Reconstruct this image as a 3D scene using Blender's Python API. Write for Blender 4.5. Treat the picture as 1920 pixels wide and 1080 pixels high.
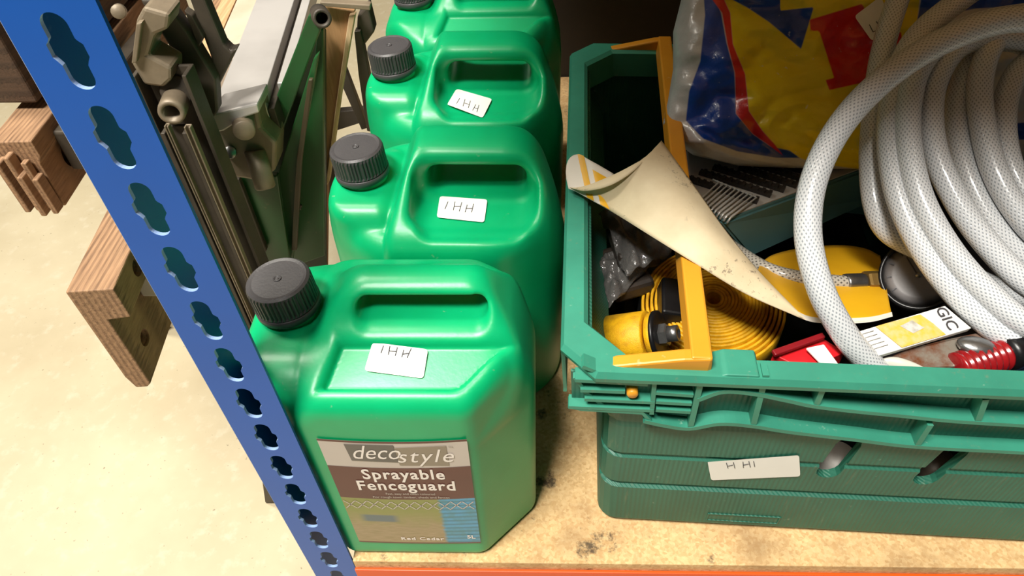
import bpy, bmesh, math, random
import numpy as np
from mathutils import Vector, Matrix
from mathutils.bvhtree import BVHTree

for o in list(bpy.data.objects):
    bpy.data.objects.remove(o)
SC = bpy.context.scene
COL = SC.collection
random.seed(4)
rng = np.random.default_rng(7)

# ------------------------------------------------------------------ camera
CAM_H, F_PX, PITCH, ROLL, YAW = 0.55, 1329.5, 0.808, -0.03764, -0.0490
_Rz = np.array([[math.cos(YAW), -math.sin(YAW), 0], [math.sin(YAW), math.cos(YAW), 0], [0, 0, 1]])
_fw = np.array([0, math.cos(PITCH), -math.sin(PITCH)])
_dn = np.array([0, -math.sin(PITCH), -math.cos(PITCH)])
_B = np.stack([np.array([1, 0, 0.]), _dn, _fw]) @ _Rz          # world -> unrolled camera (right, down, forward)
_cr, _sr = math.cos(ROLL), math.sin(ROLL)
_right = _B.T @ np.array([_cr, -_sr, 0])
_down = _B.T @ np.array([_sr, _cr, 0])
_fwd = _B.T @ np.array([0, 0, 1.])
cam_d = bpy.data.cameras.new('camera')
cam_d.sensor_width = 36.0
cam_d.lens = F_PX / 1920 * 36.0
cam_d.clip_start = 0.01
cam = bpy.data.objects.new('camera', cam_d)
COL.objects.link(cam)
M = Matrix.Identity(4)
for r in range(3):
    M[r][0], M[r][1], M[r][2] = _right[r], -_down[r], -_fwd[r]
M[2][3] = CAM_H
cam.matrix_world = M
SC.camera = cam

# ------------------------------------------------------------------ light
world = bpy.data.worlds.new('world')
SC.world = world
world.use_nodes = True
world.node_tree.nodes['Background'].inputs[0].default_value = (1.0, 0.96, 0.88, 1)
world.node_tree.nodes['Background'].inputs[1].default_value = 0.045

def area_light(name, loc, target, sx, sy, power, col):
    l = bpy.data.lights.new(name, 'AREA')
    l.shape = 'RECTANGLE'
    l.size, l.size_y, l.energy, l.color = sx, sy, power, col
    o = bpy.data.objects.new(name, l)
    COL.objects.link(o)
    o.location = loc
    o.rotation_euler = (Vector(target) - Vector(loc)).to_track_quat('-Z', 'Y').to_euler()
    return o
area_light('aisle_strip_light', (-0.68, -0.50, 2.6), (-0.1, 0.2, 0.1), 0.9, 0.35, 142, (1.0, 0.96, 0.88))
area_light('gangway_strip_light', (-1.25, 0.95, 2.7), (-0.5, 0.8, 0), 0.35, 1.3, 62, (1.0, 0.94, 0.82))

SC.view_settings.view_transform = 'Standard'
SC.view_settings.look = 'None'
SC.view_settings.gamma = 1
SC.view_settings.use_curve_mapping = False
SC.view_settings.exposure = 0.0

# ------------------------------------------------------------------ pixel helpers
def ray(px, py):
    a, b = (px - 960) / F_PX, (py - 540) / F_PX
    return _B.T @ np.array([_cr * a + _sr * b, -_sr * a + _cr * b, 1.0])
ORI = np.array([0, 0, CAM_H])
def P(px, py, z=None, Y=None, X=None, zc=None):
    d = ray(px, py)
    t = zc if zc is not None else ((z - CAM_H) / d[2] if z is not None else (Y / d[1] if Y is not None else X / d[0]))
    return Vector(ORI + d * t)

# ------------------------------------------------------------------ materials
def lin(c):
    return tuple(((v / 255) / 12.92 if v / 255 <= .04045 else ((v / 255 + .055) / 1.055) ** 2.4) for v in c)

class NT:
    def __init__(s, name):
        s.m = bpy.data.materials.new(name)
        s.m.use_nodes = True
        s.t = s.m.node_tree
        s.b = s.t.nodes['Principled BSDF']
    def n(s, typ, **kw):
        nd = s.t.nodes.new(typ)
        for k, v in kw.items():
            setattr(nd, k, v)
        return nd
    def l(s, a, b):
        s.t.links.new(a, b)
    def val(s, inp, v):
        if hasattr(v, 'is_output'):
            s.l(v, inp)
        else:
            inp.default_value = v
    def math(s, op, a, b=0.0, c=None):
        nd = s.n('ShaderNodeMath', operation=op)
        s.val(nd.inputs[0], a)
        s.val(nd.inputs[1], b)
        if c is not None:
            s.val(nd.inputs[2], c)
        return nd.outputs[0]
    def mix(s, fac, a, b):
        nd = s.n('ShaderNodeMix', data_type='RGBA')
        s.val(nd.inputs[0], fac)
        for i, v in ((6, a), (7, b)):
            if hasattr(v, 'is_output'):
                s.l(v, nd.inputs[i])
            else:
                nd.inputs[i].default_value = (*v[:3], 1)
        return nd.outputs[2]
    def coord(s, kind='Object', scale=(1, 1, 1)):
        tc = s.n('ShaderNodeTexCoord')
        mp = s.n('ShaderNodeMapping')
        mp.inputs['Scale'].default_value = scale
        s.l(tc.outputs[kind], mp.inputs[0])
        return mp.outputs[0]
    def noise(s, vec, scale, detail=4, rough=.55):
        nd = s.n('ShaderNodeTexNoise')
        nd.inputs['Scale'].default_value = scale
        nd.inputs['Detail'].default_value = detail
        nd.inputs['Roughness'].default_value = rough
        s.l(vec, nd.inputs['Vector'])
        return nd.outputs[0]
    def ramp(s, fac, lo, hi):
        nd = s.n('ShaderNodeMapRange')
        s.l(fac, nd.inputs[0])
        nd.inputs[1].default_value, nd.inputs[2].default_value = lo, hi
        return nd.outputs[0]
    def bump(s, h, strength=.3, dist=.001):
        nd = s.n('ShaderNodeBump')
        nd.inputs['Strength'].default_value = strength
        nd.inputs['Distance'].default_value = dist
        s.l(h, nd.inputs['Height'])
        s.l(nd.outputs[0], s.b.inputs['Normal'])
    def base(s, c, rough=.5, metal=0, coat=0, spec=.5):
        if hasattr(c, 'is_output'):
            s.l(c, s.b.inputs['Base Color'])
        else:
            s.b.inputs['Base Color'].default_value = (*c[:3], 1)
        s.val(s.b.inputs['Roughness'], rough)
        s.b.inputs['Metallic'].default_value = metal
        s.b.inputs['Coat Weight'].default_value = coat
        s.b.inputs['Specular IOR Level'].default_value = spec
        return s.m

def worn(name, rgb, rgb2=None, rough=.5, scale=40, amt=.35, metal=0, bump=.15, coat=0, speck=None, speck_rgb=(200, 195, 180), spec=.5, bdist=.0006):
    """plain surface with mottled wear and optional pale scuffs"""
    t = NT(name)
    v = t.coord()
    n1 = t.noise(v, scale)
    c2 = lin(rgb2) if rgb2 else tuple(x * .7 for x in lin(rgb))
    col = t.mix(t.math('MULTIPLY', t.ramp(n1, .4, .7), amt), lin(rgb), c2)
    if speck:
        n2 = t.noise(v, scale * 4, 3, .7)
        col = t.mix(t.math('MULTIPLY', t.ramp(n2, .66, .72), speck), col, lin(speck_rgb))
    n3 = t.noise(v, scale * 10, 2)
    t.bump(n3, bump, bdist)
    return t.base(col, rough, metal, coat, spec)

def wood_mat(name, a, b, axis=1, layer=0, bands=120, rough=.7):
    """plywood: grain streaks along one axis, veneer layers across another"""
    t = NT(name)
    sc = [60, 60, 60]
    sc[axis] = 4
    v = t.coord('Object', tuple(sc))
    g = t.noise(v, 6, 5, .6)
    tc = t.n('ShaderNodeTexCoord')
    sp = t.n('ShaderNodeSeparateXYZ')
    t.l(tc.outputs['Object'], sp.inputs[0])
    wv = t.math('SINE', t.math('MULTIPLY_ADD', sp.outputs[layer], bands * 6.283, t.math('MULTIPLY', g, 3.0)))
    lay = t.ramp(wv, -.2, .6)
    f = t.math('ADD', t.math('MULTIPLY', lay, .4), t.math('MULTIPLY', t.ramp(g, .35, .7), .6))
    col = t.mix(f, lin(a), lin(b))
    t.bump(f, .5, .0008)
    return t.base(col, rough)

MT = {}
MT['blue'] = worn('blue_powder_coat', (2, 88, 184), (4, 76, 162), .42, 12, .3, bump=.05, speck=.25, speck_rgb=(120, 150, 200))
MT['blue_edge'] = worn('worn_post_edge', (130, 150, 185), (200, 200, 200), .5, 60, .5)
MT['orange'] = worn('orange_powder_coat', (238, 84, 10), (220, 72, 8), .45, 15, .3, bump=.05)
MT['cap'] = worn('black_cap_plastic', (66, 64, 65), (74, 72, 73), .46, 60, .4, bump=.25)
MT['white_print'] = worn('white_paper', (238, 236, 230), (225, 222, 216), .6, 30, .3, bump=.03)
MT['ink'] = worn('pen_ink', (60, 58, 62), None, .6, 50, .2)
MT['steel'] = worn('steel', (150, 150, 150), (90, 88, 84), .32, 60, .5, metal=.9)
MT['cast'] = worn('dull_cast_alloy', (134, 120, 100), (98, 87, 72), .5, 30, .6, metal=.2, bump=.3, speck=.3, speck_rgb=(160, 150, 135))
MT['cast_dark'] = worn('dark_cast_metal', (74, 66, 56), (48, 43, 38), .55, 30, .6, metal=.2, bump=.3)
MT['alu'] = worn('brushed_aluminium', (205, 200, 195), (150, 145, 140), .38, 8, .45, metal=.35, bump=.1)
MT['green_leg'] = worn('dark_green_enamel', (32, 84, 42), (44, 58, 36), .38, 14, .6, bump=.15, speck=.2, speck_rgb=(120, 110, 80))
MT['rubber'] = worn('black_rubber', (18, 18, 18), None, .6, 50, .3)
MT['black'] = worn('black_plastic', (15, 15, 17), (30, 30, 32), .35, 60, .4, bump=.1)
MT['crate'] = None

def floor_mat():
    t = NT('cream_floor_paint')
    v = t.coord()
    n1 = t.noise(v, 3, 5, .6)
    n2 = t.noise(v, 45, 4, .6)
    n3 = t.noise(v, 160, 2, .5)
    c = t.mix(t.ramp(n1, .35, .7), lin((212, 199, 168)), lin((190, 175, 143)))
    c = t.mix(t.math('MULTIPLY', t.ramp(n2, .55, .75), .4), c, lin((224, 216, 194)))
    c = t.mix(t.math('MULTIPLY', t.ramp(n3, .70, .76), .6), c, lin((110, 96, 76)))
    t.bump(n2, .2, .001)
    return t.base(c, .55)
MT['floor'] = floor_mat()

def chip_mat():
    t = NT('chipboard')
    v = t.coord()
    vo = t.n('ShaderNodeTexVoronoi')
    vo.inputs['Scale'].default_value = 420
    t.l(v, vo.inputs['Vector'])
    n1 = t.noise(v, 12, 4, .6)
    n2 = t.noise(v, 320, 3, .6)
    sp = t.n('ShaderNodeSeparateColor')
    t.l(vo.outputs['Color'], sp.inputs[0])
    c = t.mix(sp.outputs[0], lin((230, 194, 140)), lin((204, 162, 108)))
    c = t.mix(t.math('MULTIPLY', t.ramp(n2, .5, .75), .5), c, lin((236, 208, 160)))
    c = t.mix(t.math('MULTIPLY', t.ramp(n1, .5, .72), .55), c, lin((128, 96, 62)))
    n4 = t.noise(v, 26, 6, .75)
    c = t.mix(t.math('MULTIPLY', t.ramp(n4, .585, .67), .85), c, lin((52, 42, 34)))
    t.bump(n2, .35, .0008)
    return t.base(c, .75)
MT['chip'] = chip_mat()

def can_mat():
    t = NT('green_can_plastic')
    v = t.coord()
    n1 = t.noise(v, 14, 4)
    n2 = t.noise(v, 260, 2, .6)
    n3 = t.noise(v, 90, 3, .7)
    c = t.mix(t.ramp(n1, .35, .7), lin((0, 172, 110)), lin((2, 158, 98)))
    c = t.mix(t.math('MULTIPLY', t.ramp(n3, .70, .75), .35), c, lin((150, 170, 140)))
    t.bump(n2, .12, .0005)
    m = t.base(c, .36, spec=.5)
    t.b.inputs['Subsurface Weight'].default_value = .25
    t.b.inputs['Subsurface Radius'].default_value = (.004, .012, .006)
    t.b.inputs['Subsurface Scale'].default_value = 1.0
    return m
MT['can'] = can_mat()

def crate_mat(name, rgb, ribs):
    t = NT(name)
    v = t.coord()
    n1 = t.noise(v, 18, 5, .6)
    n2 = t.noise(v, 130, 3, .7)
    vs = t.coord('Object', (90, 90, 12))
    n3 = t.noise(vs, 2.5, 5, .7)
    c = t.mix(t.ramp(n1, .35, .7), lin(rgb), tuple(x * .78 for x in lin(rgb)))
    c = t.mix(t.math('MULTIPLY', t.ramp(n2, .68, .74), .35), c, lin((160, 185, 165)))
    c = t.mix(t.math('MULTIPLY', t.ramp(n3, .60, .74), .35), c, lin((130, 132, 104)))
    if ribs:
        tc = t.n('ShaderNodeTexCoord')
        sp = t.n('ShaderNodeSeparateXYZ')
        t.l(tc.outputs['Object'], sp.inputs[0])
        w = t.math('SINE', t.math('MULTIPLY', t.math('ADD', sp.outputs[0], sp.outputs[1]), 6.283 / .0034))
        t.bump(w, .30, .0005)
    else:
        t.bump(n2, .2, .0005)
    return t.base(c, .48)
MT['crate'] = crate_mat('green_crate_shaded', (42, 106, 86), True)  # body green darkened for the shaded walls under the rim
MT['crate_rim'] = crate_mat('green_crate_rim_lit', (58, 144, 120), False)  # same plastic, coloured lighter for the light on the rim
MT['amber'] = worn('amber_plastic', (222, 152, 40), (200, 130, 30), .42, 20, .4, bump=.1, speck=.3, speck_rgb=(235, 215, 170))

# ------------------------------------------------------------------ object helpers
def obj(name, verts, faces, mat, parent=None, smooth=False, uvs=None):
    me = bpy.data.meshes.new(name)
    me.from_pydata([tuple(v) for v in verts], [], [tuple(f) for f in faces])
    if smooth:
        me.polygons.foreach_set('use_smooth', [True] * len(me.polygons))
    if uvs is not None:
        ul = me.uv_layers.new(name='UVMap')
        ul.data.foreach_set('uv', np.asarray(uvs, dtype=np.float32).ravel())
    me.update()
    o = bpy.data.objects.new(name, me)
    if mat is not None:
        me.materials.append(mat)
    COL.objects.link(o)
    if parent is not None:
        o.parent = parent
    return o

def bmobj(name, bm, mat, parent=None, smooth=False):
    me = bpy.data.meshes.new(name)
    bmesh.ops.recalc_face_normals(bm, faces=bm.faces)
    bm.to_mesh(me)
    bm.free()
    if smooth:
        me.polygons.foreach_set('use_smooth', [True] * len(me.polygons))
    o = bpy.data.objects.new(name, me)
    if mat is not None:
        me.materials.append(mat)
    COL.objects.link(o)
    if parent is not None:
        o.parent = parent
    return o

def empty(name, loc=(0, 0, 0), rz=0.0):
    o = bpy.data.objects.new(name, None)
    COL.objects.link(o)
    o.empty_display_size = .03
    o.location = loc
    o.rotation_euler = (0, 0, rz)
    return o

def tag(o, label, cat, group=None):
    o['label'] = label
    o['category'] = cat
    if group:
        o['group'] = group
    return o

def W2L(parent):
    bpy.context.view_layer.update()
    return parent.matrix_world.inverted()

def add_box(bm, c, s, bev=0.0, mat=None):
    r = bmesh.ops.create_cube(bm, size=1)
    vs = r['verts']
    bmesh.ops.scale(bm, vec=s, verts=vs)
    if bev > 0:
        es = list({e for v in vs for e in v.link_edges})
        rb = bmesh.ops.bevel(bm, geom=es, offset=bev, segments=2, affect='EDGES', profile=.5)
        vs = list({v for f in rb['faces'] for v in f.verts} | {v for v in vs if v.is_valid})
    if mat is not None:
        bmesh.ops.transform(bm, matrix=mat, verts=vs)
    bmesh.ops.translate(bm, vec=c, verts=vs)
    return vs

def box(name, c, s, mat, parent=None, bev=0.002, rot=None):
    bm = bmesh.new()
    add_box(bm, c, s, bev, rot)
    return bmobj(name, bm, mat, parent)

def prism(name, poly, vec, mat, parent=None, bev=0.0, xf=None):
    """polygon (list of 3-D points) extruded along vec"""
    bm = bmesh.new()
    vs = [bm.verts.new(p) for p in poly]
    f = bm.faces.new(vs)
    r = bmesh.ops.extrude_face_region(bm, geom=[f])
    nv = [g for g in r['geom'] if isinstance(g, bmesh.types.BMVert)]
    bmesh.ops.translate(bm, vec=vec, verts=nv)
    if bev > 0:
        bmesh.ops.bevel(bm, geom=list(bm.edges), offset=bev, segments=2, affect='EDGES', profile=.5)
    if xf is not None:
        bmesh.ops.transform(bm, matrix=xf, verts=bm.verts)
    return bmobj(name, bm, mat, parent)

def spline(pts, n=12, closed=False):
    """Catmull-Rom through points"""
    p = np.array([tuple(q) for q in pts], float)
    if closed:
        q = np.vstack([p[-1], p, p[0], p[1]])
    else:
        q = np.vstack([2 * p[0] - p[1], p, 2 * p[-1] - p[-2]])
    out = []
    for i in range(1, len(q) - 2):
        a, b, c, d = q[i - 1], q[i], q[i + 1], q[i + 2]
        for t in np.linspace(0, 1, n, endpoint=False):
            out.append(.5 * ((2 * b) + (c - a) * t + (2 * a - 5 * b + 4 * c - d) * t * t + (3 * b - a - 3 * c + d) * t ** 3))
    if not closed:
        out.append(q[-2])
    return np.array(out)

def tube_data(path, r, seg=16, cap=True, closed=False):
    path = np.asarray(path, float)
    n = len(path)
    rad = np.full(n, r) if np.isscalar(r) else np.asarray(r)
    tan = np.gradient(path, axis=0)
    if closed:
        tan = np.roll(path, -1, 0) - np.roll(path, 1, 0)
    tan /= np.linalg.norm(tan, axis=1)[:, None] + 1e-12
    up = np.array([0, 0, 1.]) if abs(tan[0, 2]) < .9 else np.array([1., 0, 0])
    N = np.cross(tan[0], up)
    N /= np.linalg.norm(N)
    vs, L = [], [0.0]
    for i in range(n):
        N = N - tan[i] * np.dot(N, tan[i])
        N /= np.linalg.norm(N)
        Bn = np.cross(tan[i], N)
        for k in range(seg):
            a = 2 * math.pi * k / seg
            vs.append(path[i] + rad[i] * (math.cos(a) * N + math.sin(a) * Bn))
        if i:
            L.append(L[-1] + np.linalg.norm(path[i] - path[i - 1]))
    fs, uv = [], []
    for i in range(n - 1):
        for k in range(seg):
            k2 = (k + 1) % seg
            fs.append((i * seg + k, i * seg + k2, (i + 1) * seg + k2, (i + 1) * seg + k))
            uv += [(k / seg, L[i]), ((k + 1) / seg, L[i]), ((k + 1) / seg, L[i + 1]), (k / seg, L[i + 1])]
    if cap:
        fs.append(tuple(range(seg))[::-1])
        uv += [(0, 0)] * seg
        fs.append(tuple((n - 1) * seg + k for k in range(seg)))
        uv += [(0, 0)] * seg
    return vs, fs, uv

def tube(name, path, r, mat, parent=None, seg=16, cap=True):
    vs, fs, uv = tube_data(path, r, seg, cap)
    return obj(name, vs, fs, mat, parent, True, uv)

def lathe(name, prof, mat, parent=None, seg=48, ribs=None, xf=None, smooth=True):
    """prof: list of (r, z); ribs: {index: (count, depth)} modulates radius"""
    vs, fs = [], []
    for i, (r, z) in enumerate(prof):
        for k in range(seg):
            a = 2 * math.pi * k / seg
            rr = r
            if ribs and i in ribs:
                cnt, dep = ribs[i]
                rr = r - dep * (1 if math.cos(a * cnt) > .25 else 0)
            vs.append(Vector((rr * math.cos(a), rr * math.sin(a), z)))
    n = len(prof)
    for i in range(n - 1):
        for k in range(seg):
            k2 = (k + 1) % seg
            fs.append((i * seg + k, i * seg + k2, (i + 1) * seg + k2, (i + 1) * seg + k))
    if prof[0][0] > 1e-6:
        fs.append(tuple(range(seg))[::-1])
    if prof[-1][0] > 1e-6:
        fs.append(tuple((n - 1) * seg + k for k in range(seg)))
    if xf is not None:
        vs = [xf @ v for v in vs]
    return obj(name, vs, fs, mat, parent, smooth)

def frame_z(origin, zdir, xhint=(1, 0, 0)):
    z = Vector(zdir).normalized()
    x = Vector(xhint)
    x = (x - z * x.dot(z)).normalized()
    y = z.cross(x)
    m = Matrix.Identity(4)
    for i in range(3):
        m[i][0], m[i][1], m[i][2], m[i][3] = x[i], y[i], z[i], origin[i]
    return m

def boolean(o, cutters, op='DIFFERENCE'):
    for c in cutters:
        md = o.modifiers.new('cut', 'BOOLEAN')
        md.object = c
        md.operation = op
        md.solver = 'EXACT'
    bpy.context.view_layer.update()
    dg = bpy.context.evaluated_depsgraph_get()
    me = bpy.data.meshes.new_from_object(o.evaluated_get(dg))
    o.modifiers.clear()
    o.data = me
    for c in cutters:
        bpy.data.objects.remove(c)
    return o

def text_mesh(name, s, size, mat, xf, parent=None, shear=0.0, bold=0.0, align='CENTER', sx=1.0, spacing=1.0):
    cu = bpy.data.curves.new(name, 'FONT')
    cu.body = s
    cu.size = size
    cu.shear = shear
    cu.offset = bold
    cu.align_x = align
    cu.align_y = 'CENTER'
    cu.space_character = spacing
    cu.resolution_u = 3
    t = bpy.data.objects.new(name, cu)
    COL.objects.link(t)
    bpy.context.view_layer.update()
    me = bpy.data.meshes.new_from_object(t.evaluated_get(bpy.context.evaluated_depsgraph_get()))
    bpy.data.objects.remove(t)
    me.transform(xf @ Matrix.Diagonal((sx, 1, 1, 1)))
    me.materials.clear()
    me.materials.append(mat)
    o = bpy.data.objects.new(name, me)
    COL.objects.link(o)
    if parent is not None:
        o.parent = parent
    return o

# surface nets on a signed distance grid
def surface_nets(fn, lo, hi, h):
    ax = [np.arange(lo[i], hi[i] + h, h) for i in range(3)]
    X, Y, Z = np.meshgrid(*ax, indexing='ij')
    Fv = fn(X, Y, Z).astype(np.float64)
    ins = Fv < 0
    nx, ny, nz = Fv.shape
    cs = (nx - 1, ny - 1, nz - 1)
    acc = np.zeros(cs + (3,))
    cnt = np.zeros(cs)
    for a in range(3):
        s0 = [slice(None)] * 3
        s1 = [slice(None)] * 3
        s0[a], s1[a] = slice(0, -1), slice(1, None)
        f0, f1 = Fv[tuple(s0)], Fv[tuple(s1)]
        cr = ins[tuple(s0)] != ins[tuple(s1)]
        t = np.where(cr, f0 / np.where(cr, f0 - f1, 1), 0)
        b, c = [k for k in range(3) if k != a]
        for ob in (0, 1):
            for oc in (0, 1):
                sl = [slice(None)] * 3
                sl[b] = slice(ob, ob + cs[b])
                sl[c] = slice(oc, oc + cs[c])
                m = cr[tuple(sl)]
                cnt += m
                acc[..., a] += np.where(m, t[tuple(sl)], 0)
                acc[..., b] += m * ob
                acc[..., c] += m * oc
    act = cnt > 0
    idx = -np.ones(cs, int)
    idx[act] = np.arange(act.sum())
    ijk = np.argwhere(act)
    V = (ijk + acc[act] / cnt[act][:, None]) * h + np.array(lo)
    Q = []
    for a in range(3):
        b, c = (a + 1) % 3, (a + 2) % 3
        s0 = [slice(None)] * 3
        s1 = [slice(None)] * 3
        s0[a], s1[a] = slice(0, -1), slice(1, None)
        i0, i1 = ins[tuple(s0)], ins[tuple(s1)]
        e = np.argwhere(i0 != i1)
        e = e[(e[:, b] > 0) & (e[:, c] > 0) & (e[:, b] < cs[b]) & (e[:, c] < cs[c])]
        flip = i0[e[:, 0], e[:, 1], e[:, 2]]
        def cell(db, dc):
            q = e.copy()
            q[:, b] -= db
            q[:, c] -= dc
            return idx[q[:, 0], q[:, 1], q[:, 2]]
        q = np.stack([cell(1, 1), cell(0, 1), cell(0, 0), cell(1, 0)], 1)
        q[~flip] = q[~flip][:, ::-1]
        Q.append(q)
    Q = np.vstack(Q)
    return V, Q[(Q >= 0).all(1)]

def smax(a, b, k):
    h = np.clip(.5 - .5 * (b - a) / k, 0, 1)
    return b * (1 - h) + a * h + k * h * (1 - h)
def smin(a, b, k):
    return -smax(-a, -b, k)
def rbox(X, Y, Z, c, s, r):
    qx, qy, qz = np.abs(X - c[0]) - s[0] + r, np.abs(Y - c[1]) - s[1] + r, np.abs(Z - c[2]) - s[2] + r
    return np.sqrt(np.maximum(qx, 0) ** 2 + np.maximum(qy, 0) ** 2 + np.maximum(qz, 0) ** 2) + np.minimum(np.maximum(np.maximum(qx, qy), qz), 0) - r

def sdf_mesh(name, fn, lo, hi, h, mat):
    V, Q = surface_nets(fn, lo, hi, h)
    me = bpy.data.meshes.new(name)
    me.vertices.add(len(V))
    me.vertices.foreach_set('co', V.astype(np.float32).ravel())
    me.loops.add(len(Q) * 4)
    me.loops.foreach_set('vertex_index', Q.astype(np.int32).ravel())
    me.polygons.add(len(Q))
    me.polygons.foreach_set('loop_start', np.arange(0, len(Q) * 4, 4, dtype=np.int32))
    me.polygons.foreach_set('use_smooth', np.ones(len(Q), bool))
    me.update(calc_edges=True)
    me.validate()
    me.materials.append(mat)
    return me

# ================================================================== SETTING
FLOOR_Z = -0.45
fl = box('floor', (0, .9, FLOOR_Z - .02), (5.2, 5.0, .04), MT['floor'], None, 0)
fl['kind'] = 'structure'

# ================================================================== SHELVING UNIT
PX0, PW, PY, PT = -0.182, 0.036, 0.2285, 0.002        # post left edge, width, front face, sheet thickness
SH = empty('shelving_unit', (PX0, PY, FLOOR_Z))
tag(SH, 'boltless shelving bay with blue slotted upright, orange beam and chipboard shelf', 'shelving')
shi = Matrix.Translation((-PX0, -PY, -FLOOR_Z))

def slot_outline(n=14):
    """keyhole slot: rounded ends, lobes bulging out at the middle; in post units (m)"""
    pts = []
    hw, hl = .0047, .0146
    for i in range(n):                                      # upper cap
        a = math.pi * i / (n - 1)
        pts.append((hw * math.cos(a), hl - hw + hw * math.sin(a)))
    left = [(-hw, .0052), (-.0052, .0044), (-.0066, .0030), (-.0067, -.0018), (-.0056, -.0034), (-hw, -.0050)]
    pts += left
    for i in range(n):
        a = math.pi + math.pi * i / (n - 1)
        pts.append((hw * math.cos(a), -(hl - hw) + hw * math.sin(a)))
    pts += [(-x, z) for x, z in left[::-1]]
    return pts

Z0SLOT, PITCHS = 0.431, 0.03594
def post_mesh():
    bm = bmesh.new()
    zt, zb = .95, FLOOR_Z
    # one cell per slot, front flange: outer rectangle bridged to slot outline, extruded for thickness
    out = slot_outline()
    cells = []
    k0 = int((zt - Z0SLOT) / PITCHS)
    k1 = -int((Z0SLOT - zb) / PITCHS)
    zs = [Z0SLOT + k * PITCHS for k in range(k0, k1 - 1, -1) if Z0SLOT + k * PITCHS + PITCHS / 2 < zt and Z0SLOT + k * PITCHS - PITCHS / 2 > zb]
    def flange(front):
        def pt(u, z, d):
            if front:
                return (PX0 + u, PY + d, z)
            return (PX0 + d, PY + u, z)
        def slab(u0, u1, z0, z1):
            v = [bm.verts.new(pt(u, z, d)) for d in (0, PT) for (u, z) in ((u0, z0), (u1, z0), (u1, z1), (u0, z1))]
            for f in ((0, 1, 2, 3), (4, 7, 6, 5), (0, 4, 5, 1), (1, 5, 6, 2), (2, 6, 7, 3), (3, 7, 4, 0)):
                bm.faces.new([v[i] for i in f])
        slab(0, PW, zs[0] + PITCHS / 2, zt)
        slab(0, PW, zb, zs[-1] - PITCHS / 2)
        n = len(out)
        for zc in zs:
            rect = []
            for (x, z) in out:                               # project slot points outward on the cell rectangle
                s = max(abs(x) / (PW / 2), abs(z) / (PITCHS / 2))
                rect.append((x / s, z / s))
            for cx, cz in ((1, 1), (-1, 1), (-1, -1), (1, -1)):   # snap nearest point to each corner
                i = min(range(n), key=lambda q: (rect[q][0] - cx * PW / 2) ** 2 + (rect[q][1] - cz * PITCHS / 2) ** 2)
                rect[i] = (cx * PW / 2, cz * PITCHS / 2)
            ring = []
            for pts in (rect, out):
                for d in (0, PT):
                    ring.append([bm.verts.new(pt(PW / 2 + x, zc + z, d)) for (x, z) in pts])
            R0, R1, S0, S1 = ring
            for i in range(n):
                j = (i + 1) % n
                bm.faces.new((R0[i], R0[j], S0[j], S0[i]))
                bm.faces.new((R1[j], R1[i], S1[i], S1[j]))
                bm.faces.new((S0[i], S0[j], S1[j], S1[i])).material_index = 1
                if abs(rect[i][0]) > PW / 2 - 1e-6 and abs(rect[j][0]) > PW / 2 - 1e-6:
                    bm.faces.new((R0[j], R0[i], R1[i], R1[j]))
    flange(True)
    add_box(bm, (PX0 + PT / 2, PY + PT + PW / 2 - .001, (zt + zb) / 2), (PT, PW - .002, zt - zb))
    bmesh.ops.transform(bm, matrix=shi, verts=bm.verts)
    return bm
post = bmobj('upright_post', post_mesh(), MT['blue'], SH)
post.data.materials.append(worn('bare_lit_slot_edge', (150, 178, 222), (110, 140, 190), .5, 60, .4))  # pale slot walls: worn metal plus the lit highlight, painted in
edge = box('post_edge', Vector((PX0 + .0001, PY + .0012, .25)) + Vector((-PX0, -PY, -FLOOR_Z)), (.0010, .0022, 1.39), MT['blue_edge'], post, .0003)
edge['label'] = 'worn bare edge of the blue post'
for dx, dy in ((1.05, 0), (0, .735), (1.05, .735)):            # the bay's other uprights
    o = post.copy()
    COL.objects.link(o)
    o.parent = SH
    o.location = (dx + .218 if dx else 0, dy, 0)
BY = .2260
shl = Vector((-PX0, -PY, -FLOOR_Z))
def shelf(z, depth=.735):
    x0, x1, y0, y1 = PX0, 1.085, BY + .0015, BY + depth
    nx, ny = PX0 + PW + .0008, PY + PW + .002               # notch round the post
    ol = [(nx, y0), (x1, y0), (x1, y1), (x0, y1), (x0, ny), (nx, ny)]
    prism('shelf_board', [Vector((x, y, z - .018)) + shl for x, y in ol], (0, 0, .018), MT['chip'], SH, .0008)
    b = bmesh.new()
    cx, lx_ = (nx + 1.085) / 2, 1.085 - nx
    add_box(b, Vector((cx, BY, z - .036)) + shl, (lx_, .0025, .050), .0006)
    add_box(b, Vector((cx, BY + .012, z - .0195)) + shl, (lx_, .020, .0022), .0004)
    bmobj('beam', b, MT['orange'], SH)
shelf(0.0)
shelf(0.70)
box('dark_backing', Vector((.46, .965, .33)) + shl, (1.26, .004, .80), worn('backing_shade', (46, 38, 30), None, .8), SH, 0)  # added dark sheet, stands in for the deep shade behind the shelf

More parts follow.
